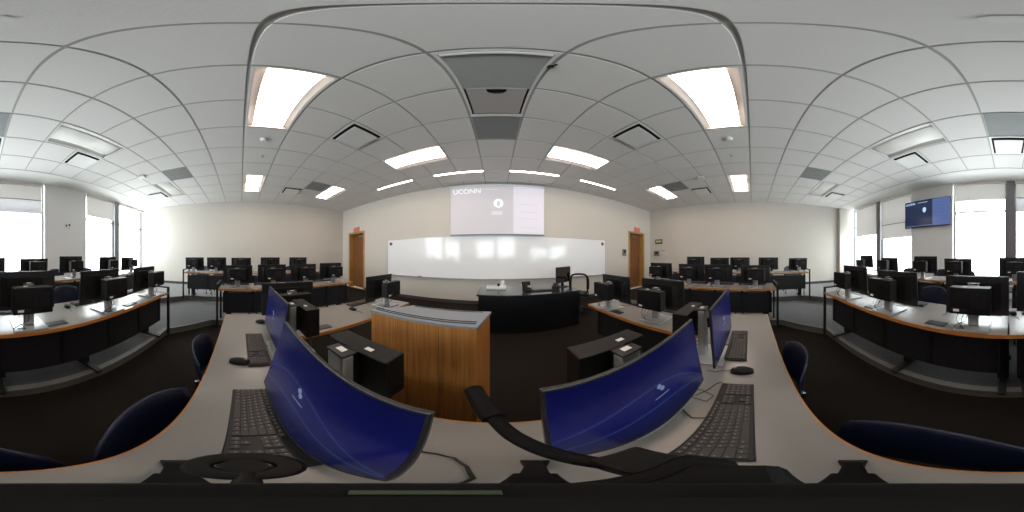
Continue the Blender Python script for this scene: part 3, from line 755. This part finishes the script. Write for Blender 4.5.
# keyboard
kb = thing('keyboard', 'x', 'keyboard')
MB().prism([(-0.225, -0.065), (0.225, -0.065), (0.225, 0.065), (-0.225, 0.065)], 0.0, 0.014).build('case', 'keybody', kb, bevel=0.004)
k = MB()
def mark(x0, x1, y0, y1):
    n = len(k.bm.faces); k.box(x0, x1, y0, y1, 0.0211, 0.0213); k.bm.faces.ensure_lookup_table()
    for f_ in k.bm.faces[n:]: f_.material_index = 1
def key(x0, x1, y0, y1):
    mark(x0 + 0.004, min(x0 + 0.010, x1 - 0.004), y1 - 0.0095, y1 - 0.0055)
    k.box(x0 + 0.0012, x1 - 0.0012, y0 + 0.0012, y1 - 0.0012, 0.0142, 0.021)
P = 0.0189
for r in range(5):
    y0 = -0.054 + r * P
    if r == 0:
        xs = [0.0, 1.25, 2.5, 3.75, 10, 11.25, 12.5, 13.75, 15]
    else:
        off = [0, 1.75, 1.5, 1.25, 0][r]; xs = [0] + [off + 0.25 * 0 + 1 + i for i in range(11)] + [15] if r != 4 else list(range(14)) + [15]
    for a, b_ in zip(xs[:-1], xs[1:]): key(-0.217 + a * P, -0.217 + b_ * P, y0, y0 + P)
    for i in range(3):
        if r in (1, ) and i != 1: continue
        if r == 2: continue
        key(0.073 + i * P, 0.073 + (i + 1) * P, y0, y0 + P)
    for i in range(4): key(0.138 + i * P, 0.138 + (i + 1) * P, y0, y0 + P)
for i in range(15): key(-0.217 + i * P * 1.06, -0.217 + i * P * 1.06 + P, 0.045, 0.058)
k.build('keys', 'key', kb).data.materials.append(M['legend'])
MB().sweep([(-0.02, 0.065, 0.007), (-0.03, 0.1, 0.005), (0.02, 0.16, 0.004), (0.05, 0.2, 0.004)], 0.005, 0.005, 6).build('cable', 'black', kb, smooth=True)
kbu = [False]
def keyboard(x, y, z, rz, label, group):
    if not kbu[0]: o = kb; kbu[0] = True
    else: o = dup(kb, (0, 0, 0), 0, label)
    o.location = (x, y, z); o.rotation_euler = (0, 0, rz); tag(o, label, None, group); return o
# mouse
ms = thing('computer_mouse', 'x', 'mouse')
k = MB(); k.grid(lambda u, v: (0.031 * math.sin(PI * (u - 0.5)) * (math.sin(PI * (0.06 + 0.88 * v)) ** 0.45), -0.055 + 0.11 * v, 0.002 + 0.034 * (math.cos(PI * (u - 0.5)) ** 0.6) * (math.sin(PI * (0.08 + 0.8 * (1 - v) ** 0.8)) ** 0.6)), 12, 14)
k.build('shell', 'plastic', ms, smooth=True, solid=0.002)
MB().prism([(0.027 * math.cos(2 * PI * q / 20), 0.05 * math.sin(2 * PI * q / 20)) for q in range(20)], 0.0, 0.006).build('base', 'plastic', ms)
MB().cyl((-0.004, 0.032, 0.027), (0.004, 0.032, 0.027), 0.009, seg=14).build('scroll_wheel', 'greybox', ms, smooth=True)
MB().sweep([(0, 0.053, 0.008), (0.005, 0.08, 0.004), (-0.01, 0.13, 0.003), (-0.005, 0.17, 0.003)], 0.0036, 0.0036, 6).build('cable', 'black', ms, smooth=True)
msu = [False]
def mouse(x, y, z, rz, label, group):
    if not msu[0]: o = ms; msu[0] = True
    else: o = dup(ms, (0, 0, 0), 0, label)
    o.location = (x, y, z); o.rotation_euler = (0, 0, rz); tag(o, label, None, group); return o
# chair (sitter faces +y)
def make_chair():
    t = thing('stacking_chair', 'x', 'chair')
    st = MB(); st.grid(lambda u, v: ((u - 0.5) * (0.44 - 0.05 * (1 - v)), -0.2 + 0.42 * v, 0.455 - 0.02 * math.sin(PI * u) * (0.4 + 0.6 * math.sin(PI * v)) - 0.05 * max(0, v - 0.8) ** 1.2 * 3 + 0.02 * (1 - v) ** 4), 10, 10)
    st.build('seat', 'navy', t, smooth=True, solid=0.012)
    bk = MB()
    def f(u, v):
        s = (u - 0.5) * 2; w = 0.23 * (1 - 0.12 * v ** 3)
        z = 0.53 + 0.32 * v - 0.055 * v * abs(s) ** 3
        return (s * w, -0.215 - 0.04 * v + 0.075 * s * s, z)
    bk.grid(f, 14, 10); bk.build('backrest', 'navy', t, smooth=True, solid=0.008)
    fr = MB()
    for s_ in (-1, 1):
        fr.sweep([(s_ * 0.15, -0.205, 0.6), (s_ * 0.16, -0.2, 0.53), (s_ * 0.19, -0.19, 0.43), (s_ * 0.19, 0.05, 0.425), (s_ * 0.19, 0.17, 0.42)], 0.022, 0.022, 10)
    fr.sweep([(-0.19, -0.02, 0.422), (0.19, -0.02, 0.422)], 0.022, 0.022, 10)
    fr.build('frame', 'chrome', t, smooth=True)
    for sx in (-1, 1):
        for sy, y1 in ((1, 0.2), (-1, -0.24)):
            lg = MB().sweep([(sx * 0.19, 0.16 if sy > 0 else -0.15, 0.42), (sx * 0.205, 0.18 if sy > 0 else -0.2, 0.2), (sx * 0.22, y1, 0.06)], 0.022, 0.022, 10).build('leg', 'chrome', t, smooth=True)
            c = MB().cyl((sx * 0.22 - 0.012, y1, 0.025), (sx * 0.22 + 0.012, y1, 0.025), 0.025, seg=16).box(sx * 0.22 - 0.014, sx * 0.22 + 0.014, y1 - 0.014, y1 + 0.014, 0.03, 0.062)
            c.build('caster', 'plastic', lg, smooth=True)
    return t
ch = make_chair(); chu = [False]
def chair(x, y, z, rz, label, group):
    if not chu[0]: o = ch; chu[0] = True
    else: o = dup(ch, (0, 0, 0), 0, label)
    o.location = (x, y, z); o.rotation_euler = (0, 0, rz); tag(o, label, None, group); return o

ZD = 0.741
GA = 'blue sign-in monitors on the desk around the tripod'
# front desk
for k_, (x, y, tilt, dz, dx, dy, lab) in enumerate([(-1.03, 0.215, 0.12, 0.01, -0.02, 0.0, 'blue lit monitor at the left end of desk around tripod'),
                                     (-0.412, 0.172, 0.24, 0.0, 0.078, -0.047, 'large blue lit monitor, nearest left of the tripod'),
                                     (0.365, 0.235, 0.14, 0.0, -0.037, -0.03, 'large blue lit monitor, nearest right of the tripod'),
                                     (0.95, 0.18, 0.06, 0.02, -0.015, -0.015, 'blue lit monitor at the right end of desk around tripod')]):
    computer(x, y, ZD, 0, lab, GA, tilt, dz, dx, dy)
for x, y, rz, lab in [(-1.06, 0.105, 0.0, 'black keyboard before monitor at left end of tripod desk'), (-0.40, 0.035, 0.0, 'black keyboard nearest left of the tripod'),
                      (0.44, 0.06, 0.0, 'black keyboard nearest right of the tripod'), (1.12, 0.10, 0.02, 'black keyboard before monitor at right end of tripod desk')]:
    keyboard(x, y, ZD, rz, lab, 'keyboards on the desk around the tripod')
mouse(-0.885, -0.005, ZD, -0.25, 'black mouse between two keyboards, left of the tripod', 'mice on the desk around the tripod')
mouse(0.785, 0.05, ZD, 0.05, 'black mouse between two keyboards, right of the tripod', 'mice on the desk around the tripod')
mouse(-1.55, 0.2, ZD, -0.4, 'black mouse at far left corner of the tripod desk', 'mice on the desk around the tripod')
GC = 'navy chairs tucked at the desk around the tripod'
for x, y, rz, lab in [(-0.98, -0.03, 0.05, 'navy chair at left end of desk around the tripod'), (-0.36, -0.012, 0.0, 'navy chair tucked nearest left of the tripod'),
                      (0.13, -0.03, -0.05, 'navy chair tucked right behind the tripod'), (0.86, -0.03, -0.05, 'navy chair at right end of desk around the tripod')]:
    chair(x, y, 0, rz, lab, GC)
# inner arms
computer(-1.49, 1.70, ZD, -PI / 2, 'monitor seen from behind beside the oak lectern', 'monitors on the short side desks', 0.05, -0.01)
computer(-1.56, 0.47, ZD, -PI / 2, 'monitor seen from behind at near end of left short desk', 'monitors on the short side desks', 0.05, -0.01)
computer(1.44, 1.60, ZD, PI / 2, 'monitor seen from behind nearest the black instructor desk', 'monitors on the short side desks', 0.05, 0.0)
computer(1.50, 0.93, ZD, PI / 2, 'monitor seen from behind at near end of right short desk', 'monitors on the short side desks', 0.05, 0.0)
for x, y, rz, lab in [(-1.69, 1.55, -PI / 2, 'keyboard behind the monitor beside the oak lectern'), (1.68, 1.5, PI / 2, 'keyboard behind monitor nearest the instructor desk'), (1.7, 0.85, PI / 2, 'keyboard behind near monitor on right short desk')]:
    keyboard(x, y, ZD, rz, lab, 'keyboards on the short side desks')
mouse(-1.53, 1.26, ZD, -PI / 2, 'black mouse on bare part of left short desk', 'mice on the short side desks')

# first tier
z1_, z2_ = ZD + T1, ZD + T2
def row(pts, z, rz, where, group, kbs=True, chs=True, tilt=0.06, off=0.25):
    ca, sa = math.cos(rz), math.sin(rz)
    for k_, p in enumerate(pts):
        x, y = p[0], p[1]; dz = p[2] if len(p) > 2 else 0.0
        def at(dx, dy): return (x + ca * dx - sa * dy, y + sa * dx + ca * dy)
        o = ORD[k_]
        computer(x, y, z, rz, '%s monitor from the %s' % (o, where), group + ', monitors', tilt + random.uniform(-.03, .04), dz)
        if kbs:
            q = at(random.uniform(-.03, .03), -0.24); keyboard(q[0], q[1], z, rz + random.uniform(-.08, .08), 'keyboard at %s monitor from the %s' % (o, where), group + ', keyboards')
            q = at(0.29, -0.2); mouse(q[0], q[1], z, rz + random.uniform(-.3, .3), 'mouse at %s monitor from the %s' % (o, where), group + ', mice')
        if chs:
            q = at(random.uniform(-.05, .05), -0.62 + random.uniform(-.05, .02)); chair(q[0], q[1], z - ZD, rz + random.uniform(-.12, .12), 'navy chair at %s monitor from the %s' % (o, where), group + ', chairs')
row([(-1.95, -1.31, -.02), (-1.13, -1.31, -.01), (-0.33, -1.31, 0.01), (0.26, -1.31, -.03), (1.08, -1.31, -.02), (1.80, -1.31, 0)], z1_, 0, 'left end of lower row along the windows', 'lower row along the windows')
row([(-2.97, -0.05, -.03), (-2.97, 0.58, -.02), (-2.97, 1.21, -.02), (-2.97, 1.83, -.01)], z1_, -PI / 2, 'window end of lower row along the left wall', 'lower row along the left wall')
row([(2.97, -0.05, -.03), (2.97, 0.63, -.02), (2.97, 1.17, -.02), (2.97, 1.86, -.01)], z1_, PI / 2, 'window end of lower row along the right wall', 'lower row along the right wall')
row([(-4.4, -1.27, -.02), (-4.4, -0.65, -.02), (-4.4, 0.02, -.03), (-4.4, 0.81, -.02), (-4.4, 1.62, -.02)], z2_, -PI / 2, 'window end of upper row along the left wall', 'upper row along the left wall', kbs=False)
row([(4.4, -1.26, -.04), (4.4, -0.43, -.02), (4.4, 0.34, -.02), (4.4, 0.9, -.03), (4.4, 1.6, 0)], z2_, PI / 2, 'window end of upper row along the right wall', 'upper row along the right wall', kbs=False)
row([(-3.45, -2.87, -.02), (-2.7, -2.87, 0), (-1.68, -2.87, 0.01), (-0.9, -2.87, -.03), (-0.1, -2.87, -.01), (0.92, -2.87, -.03), (1.6, -2.87, 0.01), (2.57, -2.87, -.02), (3.4, -2.87, 0.04)], z2_, 0,
    'left end of upper row along the windows', 'upper row along the windows', kbs=False)

# ------------------------------------------------------------------ lectern
t = thing('lectern', 'oak lectern with blue grey top in front of the tripod desk', 'lectern', (-0.4, 0.85, 0))
def L(p): return (p[0] + 0.4, p[1] - 0.85)
top = [L(p) for p in ((-0.725, 0.735), (-0.085, 0.755), (-0.03, 0.99), (-0.55, 0.985))]
ccx = sum(p[0] for p in top) / 4; ccy = sum(p[1] for p in top) / 4
def inset(poly, k): return [(ccx + (x - ccx) * k, ccy + (y - ccy) * k) for x, y in poly]
body = inset(top, 0.97)
MB().prism(body, 0.07, 1.053).build('cabinet', 'oak', t, bevel=0.003)
MB().prism(inset(top, 0.93), 0.0, 0.07).build('plinth', 'black', t)
MB().prism(top, 1.0535, 1.07).build('top', 'stone', t, bevel=0.004)
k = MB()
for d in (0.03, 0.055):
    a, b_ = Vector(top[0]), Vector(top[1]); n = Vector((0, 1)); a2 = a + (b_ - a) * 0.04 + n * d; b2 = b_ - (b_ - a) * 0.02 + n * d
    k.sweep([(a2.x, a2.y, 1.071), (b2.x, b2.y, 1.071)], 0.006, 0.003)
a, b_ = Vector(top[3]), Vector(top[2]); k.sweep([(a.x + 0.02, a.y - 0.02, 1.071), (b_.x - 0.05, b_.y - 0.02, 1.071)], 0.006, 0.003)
k.build('black_strip', 'black', t)  # thin black strips along the front and back of the top
fa, fb_ = Vector(body[0]), Vector(body[1])
k = MB()
for f_ in (0.42, 0.7):
    p = fa.lerp(fb_, f_); k.box(p.x - 0.0015, p.x + 0.0015, p.y - 0.0008, p.y + 0.004, 0.08, 1.05)
k.build('panel_seam', 'walnut', t)

# ------------------------------------------------------------------ instructor desk
t = thing('instructor_desk', 'wide black instructor desk in front of the whiteboard', 'desk', (0.615, 2.8, 0))
def bow(u): return -0.06 * math.sin(PI * u)
fp = [(-0.93 + 1.86 * i / 12, bow(i / 12)) for i in range(13)]
MB().prism(fp + [(0.93, 0.06), (-0.93, 0.06)], 0.0, 0.71).build('front_panel', 'blacklam', t)
MB().box(-0.93, -0.9, 0.061, 0.8, 0, 0.71).build('side_panel', 'blacklam', t); MB().box(0.9, 0.93, 0.061, 0.8, 0, 0.71).build('side_panel', 'blacklam', t)
tp = [(-0.96 + 1.92 * i / 12, bow(i / 12) - 0.03) for i in range(13)]
MB().prism(tp + [(0.96, 0.83), (-0.96, 0.83)], 0.711, 0.745).build('desktop', 'blacktop', t, bevel=0.006)
MB().box(-0.88, -0.4, 0.35, 0.75, 0.02, 0.7).build('rack_cabinet', 'blacklam', t)
ZI = 0.746
m_ = thing('desk_monitor', 'slim dark monitor turned aside on the instructor desk', 'computer monitor', (1.40, 3.22, ZI), 0.52, None)
MB().box(-0.25, 0.25, -0.012, 0.012, 0.1, 0.44).build('display', 'bezel', m_, bevel=0.004)
MB().box(-0.24, 0.24, -0.0135, -0.0122, 0.115, 0.43).build('screen', 'lens', m_)
MB().box(-0.03, 0.03, 0.0125, 0.04, 0.01, 0.3).build('stand_column', 'plastic', m_); MB().box(-0.11, 0.11, -0.06, 0.12, 0, 0.012).build('stand_base', 'plastic', m_, bevel=0.004)
p_ = thing('desk_phone', 'black desk phone with handset standing on instructor desk', 'phone', (0.6, 3.05, ZI), 0.2)
k = MB(); k.prism([(-0.085, -0.1), (0.085, -0.1), (0.085, 0.1), (-0.085, 0.1)], 0, 0.03); k.box(-0.085, 0.085, -0.02, 0.02, 0.0, 0.16, Matrix.Translation((0, 0.05, 0.02)) @ Matrix.Rotation(-0.5, 4, 'X')); k.build('body', 'plastic', p_, bevel=0.006)
MB().sweep([(-0.06, -0.06, 0.035), (-0.06, -0.02, 0.09), (-0.06, 0.04, 0.13), (-0.06, 0.09, 0.15)], 0.04, 0.035, 10).build('handset', 'plastic', p_, smooth=True)
MB().box(0.0, 0.07, -0.03, 0.01, 0.06, 0.1, Matrix.Translation((0, 0.0, 0.0)) @ Matrix.Rotation(-0.5, 4, 'X')).build('display', 'alu', p_)
p_ = thing('document_camera', 'squat black camera unit on instructor desk near its monitor', 'document camera', (1.14, 3.0, ZI), 0.1)
MB().cyl((0, 0, 0), (0, 0, 0.08), 0.085, 0.075, seg=24).build('base', 'plastic', p_, smooth=True, bevel=0.006)
MB().cyl((0, 0, 0.08), (0, 0, 0.135), 0.06, 0.05, seg=24).build('head', 'plastic', p_, smooth=True, bevel=0.006); MB().cyl((0, -0.052, 0.11), (0, -0.06, 0.11), 0.02, seg=16).build('lens', 'chrome', p_, smooth=True)
p_ = thing('control_console', 'pale control console at left end of instructor desk', 'control console', (0.0, 3.35, ZI), -0.1)
k = MB(); k.prism([(-0.2, -0.13), (0.2, -0.13), (0.2, 0.13), (-0.2, 0.13)], 0, 0.05); k.build('body', 'whitefix', p_, bevel=0.008)
MB().box(-0.17, 0.05, -0.1, 0.1, 0.051, 0.056).build('button_panel', 'alu', p_); MB().box(0.09, 0.16, -0.02, 0.07, 0.05, 0.16).build('card_holder', 'whitefix', p_, bevel=0.004); MB().cyl((0.04, 0.0, 0.05), (0.04, 0.0, 0.1), 0.025, seg=16).build('knob', 'plastic', p_, smooth=True)
keyboard(0.85, 3.0, ZI, 0.05, 'keyboard on the instructor desk between phone and camera', 'keyboards on the instructor desk')
# task chair behind the instructor desk
c_ = thing('task_chair', 'black task chair with looped open backrest beside instructor desk', 'chair', (1.95, 3.5, 0), -0.55)
loop = []
for q in range(24):
    a = 2 * PI * q / 24; sgn = lambda v, e: math.copysign(abs(v) ** e, v)
    loop.append((0.21 * sgn(math.cos(a), 0.6), -0.22 + 0.06 * math.cos(a) ** 2, 0.75 + 0.25 * sgn(math.sin(a), 0.6)))
MB().sweep(loop, 0.07, 0.045, 10, closed=True).build('backrest_frame', 'plastic', c_, smooth=True)
st = MB(); st.grid(lambda u, v: ((u - 0.5) * 0.46, -0.2 + 0.44 * v, 0.47 + 0.015 * math.sin(PI * u)), 8, 8); st.build('seat', 'plastic', c_, smooth=True, solid=0.05)
MB().sweep([(0, -0.24, 0.56), (0, -0.24, 0.43), (0, -0.05, 0.42)], 0.06, 0.02).build('back_support', 'plastic', c_)
MB().cyl((0, 0, 0.09), (0, 0, 0.45), 0.03, seg=16).build('gas_lift', 'chrome', c_, smooth=True)
for q in range(5):
    a = 2 * PI * q / 5; l_ = MB().sweep([(0.02 * math.cos(a), 0.02 * math.sin(a), 0.11), (0.27 * math.cos(a), 0.27 * math.sin(a), 0.075)], 0.045, 0.03).build('leg', 'plastic', c_)
    MB().cyl((0.27 * math.cos(a) - 0.015, 0.27 * math.sin(a), 0.03), (0.27 * math.cos(a) + 0.015, 0.27 * math.sin(a), 0.03), 0.03, seg=14).build('caster', 'plastic', l_, smooth=True)

# ------------------------------------------------------------------ small things on the front desk
tag(MB().sweep([(-0.2, 0.28, 0.745), (-0.14, 0.235, 0.745), (-0.09, 0.235, 0.745), (-0.06, 0.225, 0.745), (-0.035, 0.19, 0.745), (-0.02, 0.14, 0.745), (-0.03, 0.1, 0.745), (-0.06, 0.085, 0.745)], 0.006, 0.006, 8).build('black_cable', 'black', smooth=True),
    'thin black cable lying on desk left of the tripod', 'cable')
tag(MB().sweep([(0.56, 0.28, 0.745), (0.6, 0.2, 0.745), (0.57, 0.14, 0.745), (0.52, 0.15, 0.75), (0.53, 0.21, 0.752), (0.6, 0.17, 0.75), (0.66, 0.15, 0.745), (0.68, 0.13, 0.745)], 0.004, 0.004, 8).build('black_cable', 'black', smooth=True),
    'thin looped black cable beside right keyboard of the tripod', 'cable')

# ------------------------------------------------------------------ tripod
t = thing('tripod', 'black tabletop tripod with pan handle standing on the front desk', 'tripod', (0, 0, ZD))
def zt(z): return CZ + z - ZD
MB().cyl((0, 0, zt(-0.17)), (0, 0, zt(-0.158)), 0.0285, 0.027, seg=32).cyl((0, 0, zt(-0.158)), (0, 0, zt(-0.13)), 0.012, seg=16).build('mounting_plate', 'dark', t, smooth=True)
MB().sweep([(0.0275 * math.cos(2 * PI * q / 32), 0.0275 * math.sin(2 * PI * q / 32), zt(-0.164)) for q in range(32)], 0.004, 0.003, 6, closed=True).build('rim', 'plastic', t, smooth=True)
MB().sweep([(0.019 * math.sin(math.radians(a)), 0.019 * math.cos(math.radians(a)), zt(-0.158)) for a in range(-52, 8, 6)], 0.004, 0.003).build('spirit_level', 'green', t)
k = MB().box(-0.024, 0.052, -0.01, 0.02, zt(-0.23), zt(-0.171)).box(0.0, 0.062, 0.005, 0.03, zt(-0.22), zt(-0.18)); k.build('pan_head', 'dark', t, bevel=0.006)
MB().cyl((0, 0, zt(-0.45)), (0, 0, zt(-0.231)), 0.022, seg=20).cyl((0, 0, zt(-0.4)), (0, 0, zt(-0.34)), 0.036, seg=24).build('centre_column', 'dark', t, smooth=True)
for az in (-113, 13.5, 125.3):
    a = math.radians(az); d = Vector((math.sin(a), math.cos(a), 0)); n = Vector((d.y, -d.x, 0))
    lg = MB(); p0 = d * 0.03 + Vector((0, 0, zt(-0.37))); p1 = d * 0.2 + Vector((0, 0, 0.02))
    lg.sweep([p0, p0.lerp(p1, 0.5)], 0.034, 0.02); lg.sweep([p0.lerp(p1, 0.45), p1], 0.024, 0.014)
    lo = lg.build('leg', 'dark', t, bevel=0.003)
    f = MB(); q = [d * 0.185 + n * 0.012, d * 0.185 - n * 0.012, d * 0.218 - n * 0.021, d * 0.218 + n * 0.021]
    f.prism([(v.x, v.y) for v in q], 0.0, 0.022); f.build('foot', 'plastic', lo, bevel=0.004)
    br = MB().sweep([Vector((0, 0, zt(-0.5))), p0.lerp(p1, 0.45)], 0.014, 0.006); br.build('brace', 'dark', t)
# pan handle reaching out over the desk
zh = -0.225
hp = [(0.056, 0.03, zt(zh)), (0.035, 0.07, zt(zh - 0.004)), (0.012, 0.115, zt(zh - 0.004)), (-0.004, 0.15, zt(zh))]
MB().sweep(hp, 0.016, 0.016, 12).build('pan_handle', 'dark', t, smooth=True)
MB().sweep([(-0.002, 0.146, zt(zh)), (-0.014, 0.17, zt(zh + 0.002)), (-0.027, 0.2, zt(zh + 0.004))], 0.025, 0.023, 14).cyl((-0.027, 0.2, zt(zh + 0.004)), (-0.0285, 0.203, zt(zh + 0.004)), 0.0125, seg=14).build('handle_grip', 'dark', t, smooth=True)
MB().box(0.038, 0.071, 0.03, 0.062, zt(-0.245), zt(-0.215), Matrix.Translation((0, 0, 0))).build('handle_clamp', 'brown', t, bevel=0.004)
k = MB().sweep([(-0.104 + 0.022 * math.cos(2 * PI * q / 24), 0.002 + 0.03 * math.sin(2 * PI * q / 24), zt(-0.36)) for q in range(24)], 0.022, 0.012, 8, closed=True)
k.build('crank_ring', 'brown', t, smooth=True)
MB().cyl((-0.09, 0.004, zt(-0.36)), (-0.02, 0.0, zt(-0.36)), 0.007, seg=10).cyl((-0.104, 0.002, zt(-0.365)), (-0.104, 0.002, zt(-0.355)), 0.016, seg=18).build('crank_arm', 'brown', t, smooth=True)

# ------------------------------------------------------------------ light
w = bpy.data.worlds.new('World'); S.world = w; w.use_nodes = True
nt = w.node_tree; bg = nt.nodes['Background']
tc = nt.nodes.new('ShaderNodeTexCoord'); sp = nt.nodes.new('ShaderNodeSeparateXYZ'); cr = nt.nodes.new('ShaderNodeValToRGB')
mr = nt.nodes.new('ShaderNodeMapRange'); mr.inputs[1].default_value = -1; mr.inputs[2].default_value = 1
nt.links.new(tc.outputs['Generated'], sp.inputs[0]); nt.links.new(sp.outputs[2], mr.inputs[0]); nt.links.new(mr.outputs[0], cr.inputs['Fac'])
e = cr.color_ramp.elements
e[0].position = 0.30; e[0].color = (0.94, 0.97, 1.0, 1); e[1].position = 0.56; e[1].color = (0.94, 0.97, 1.0, 1)
nt.links.new(cr.outputs['Color'], bg.inputs['Color']); bg.inputs['Strength'].default_value = 9.0
for x0, x1, _ in wins:
    L_ = bpy.data.lights.new('window_portal', 'AREA'); L_.shape = 'RECTANGLE'; L_.size = x1 - x0 - 0.1; L_.size_y = HEAD - SILL - 0.1; L_.cycles.is_portal = True
    o = bpy.data.objects.new('window_portal', L_); COL.objects.link(o); o.location = ((x0 + x1) / 2, YB - 0.26, (HEAD + SILL) / 2); o.rotation_euler = (PI / 2, 0, 0)

# ------------------------------------------------------------------ camera
cam = bpy.data.cameras.new('Camera'); co = bpy.data.objects.new('Camera', cam); COL.objects.link(co)
cam.type = 'PANO'
try: cam.cycles.panorama_type = 'EQUIRECTANGULAR'
except Exception: cam.panorama_type = 'EQUIRECTANGULAR'
cam.clip_start = 0.01
co.location = (0, 0, CZ); co.rotation_euler = (PI / 2, 0, -math.radians((512 - 496.5) * 360 / 1024))
S.camera = co
S.view_settings.view_transform = 'Standard'; S.view_settings.look = 'None'; S.view_settings.gamma = 1; S.view_settings.exposure = 0.4
S.view_settings.use_curve_mapping = False
S.cycles.use_denoising = True
S.cycles.max_bounces = 8; S.cycles.diffuse_bounces = 5; S.cycles.transparent_max_bounces = 8
S.cycles.sample_clamp_indirect = 6.0
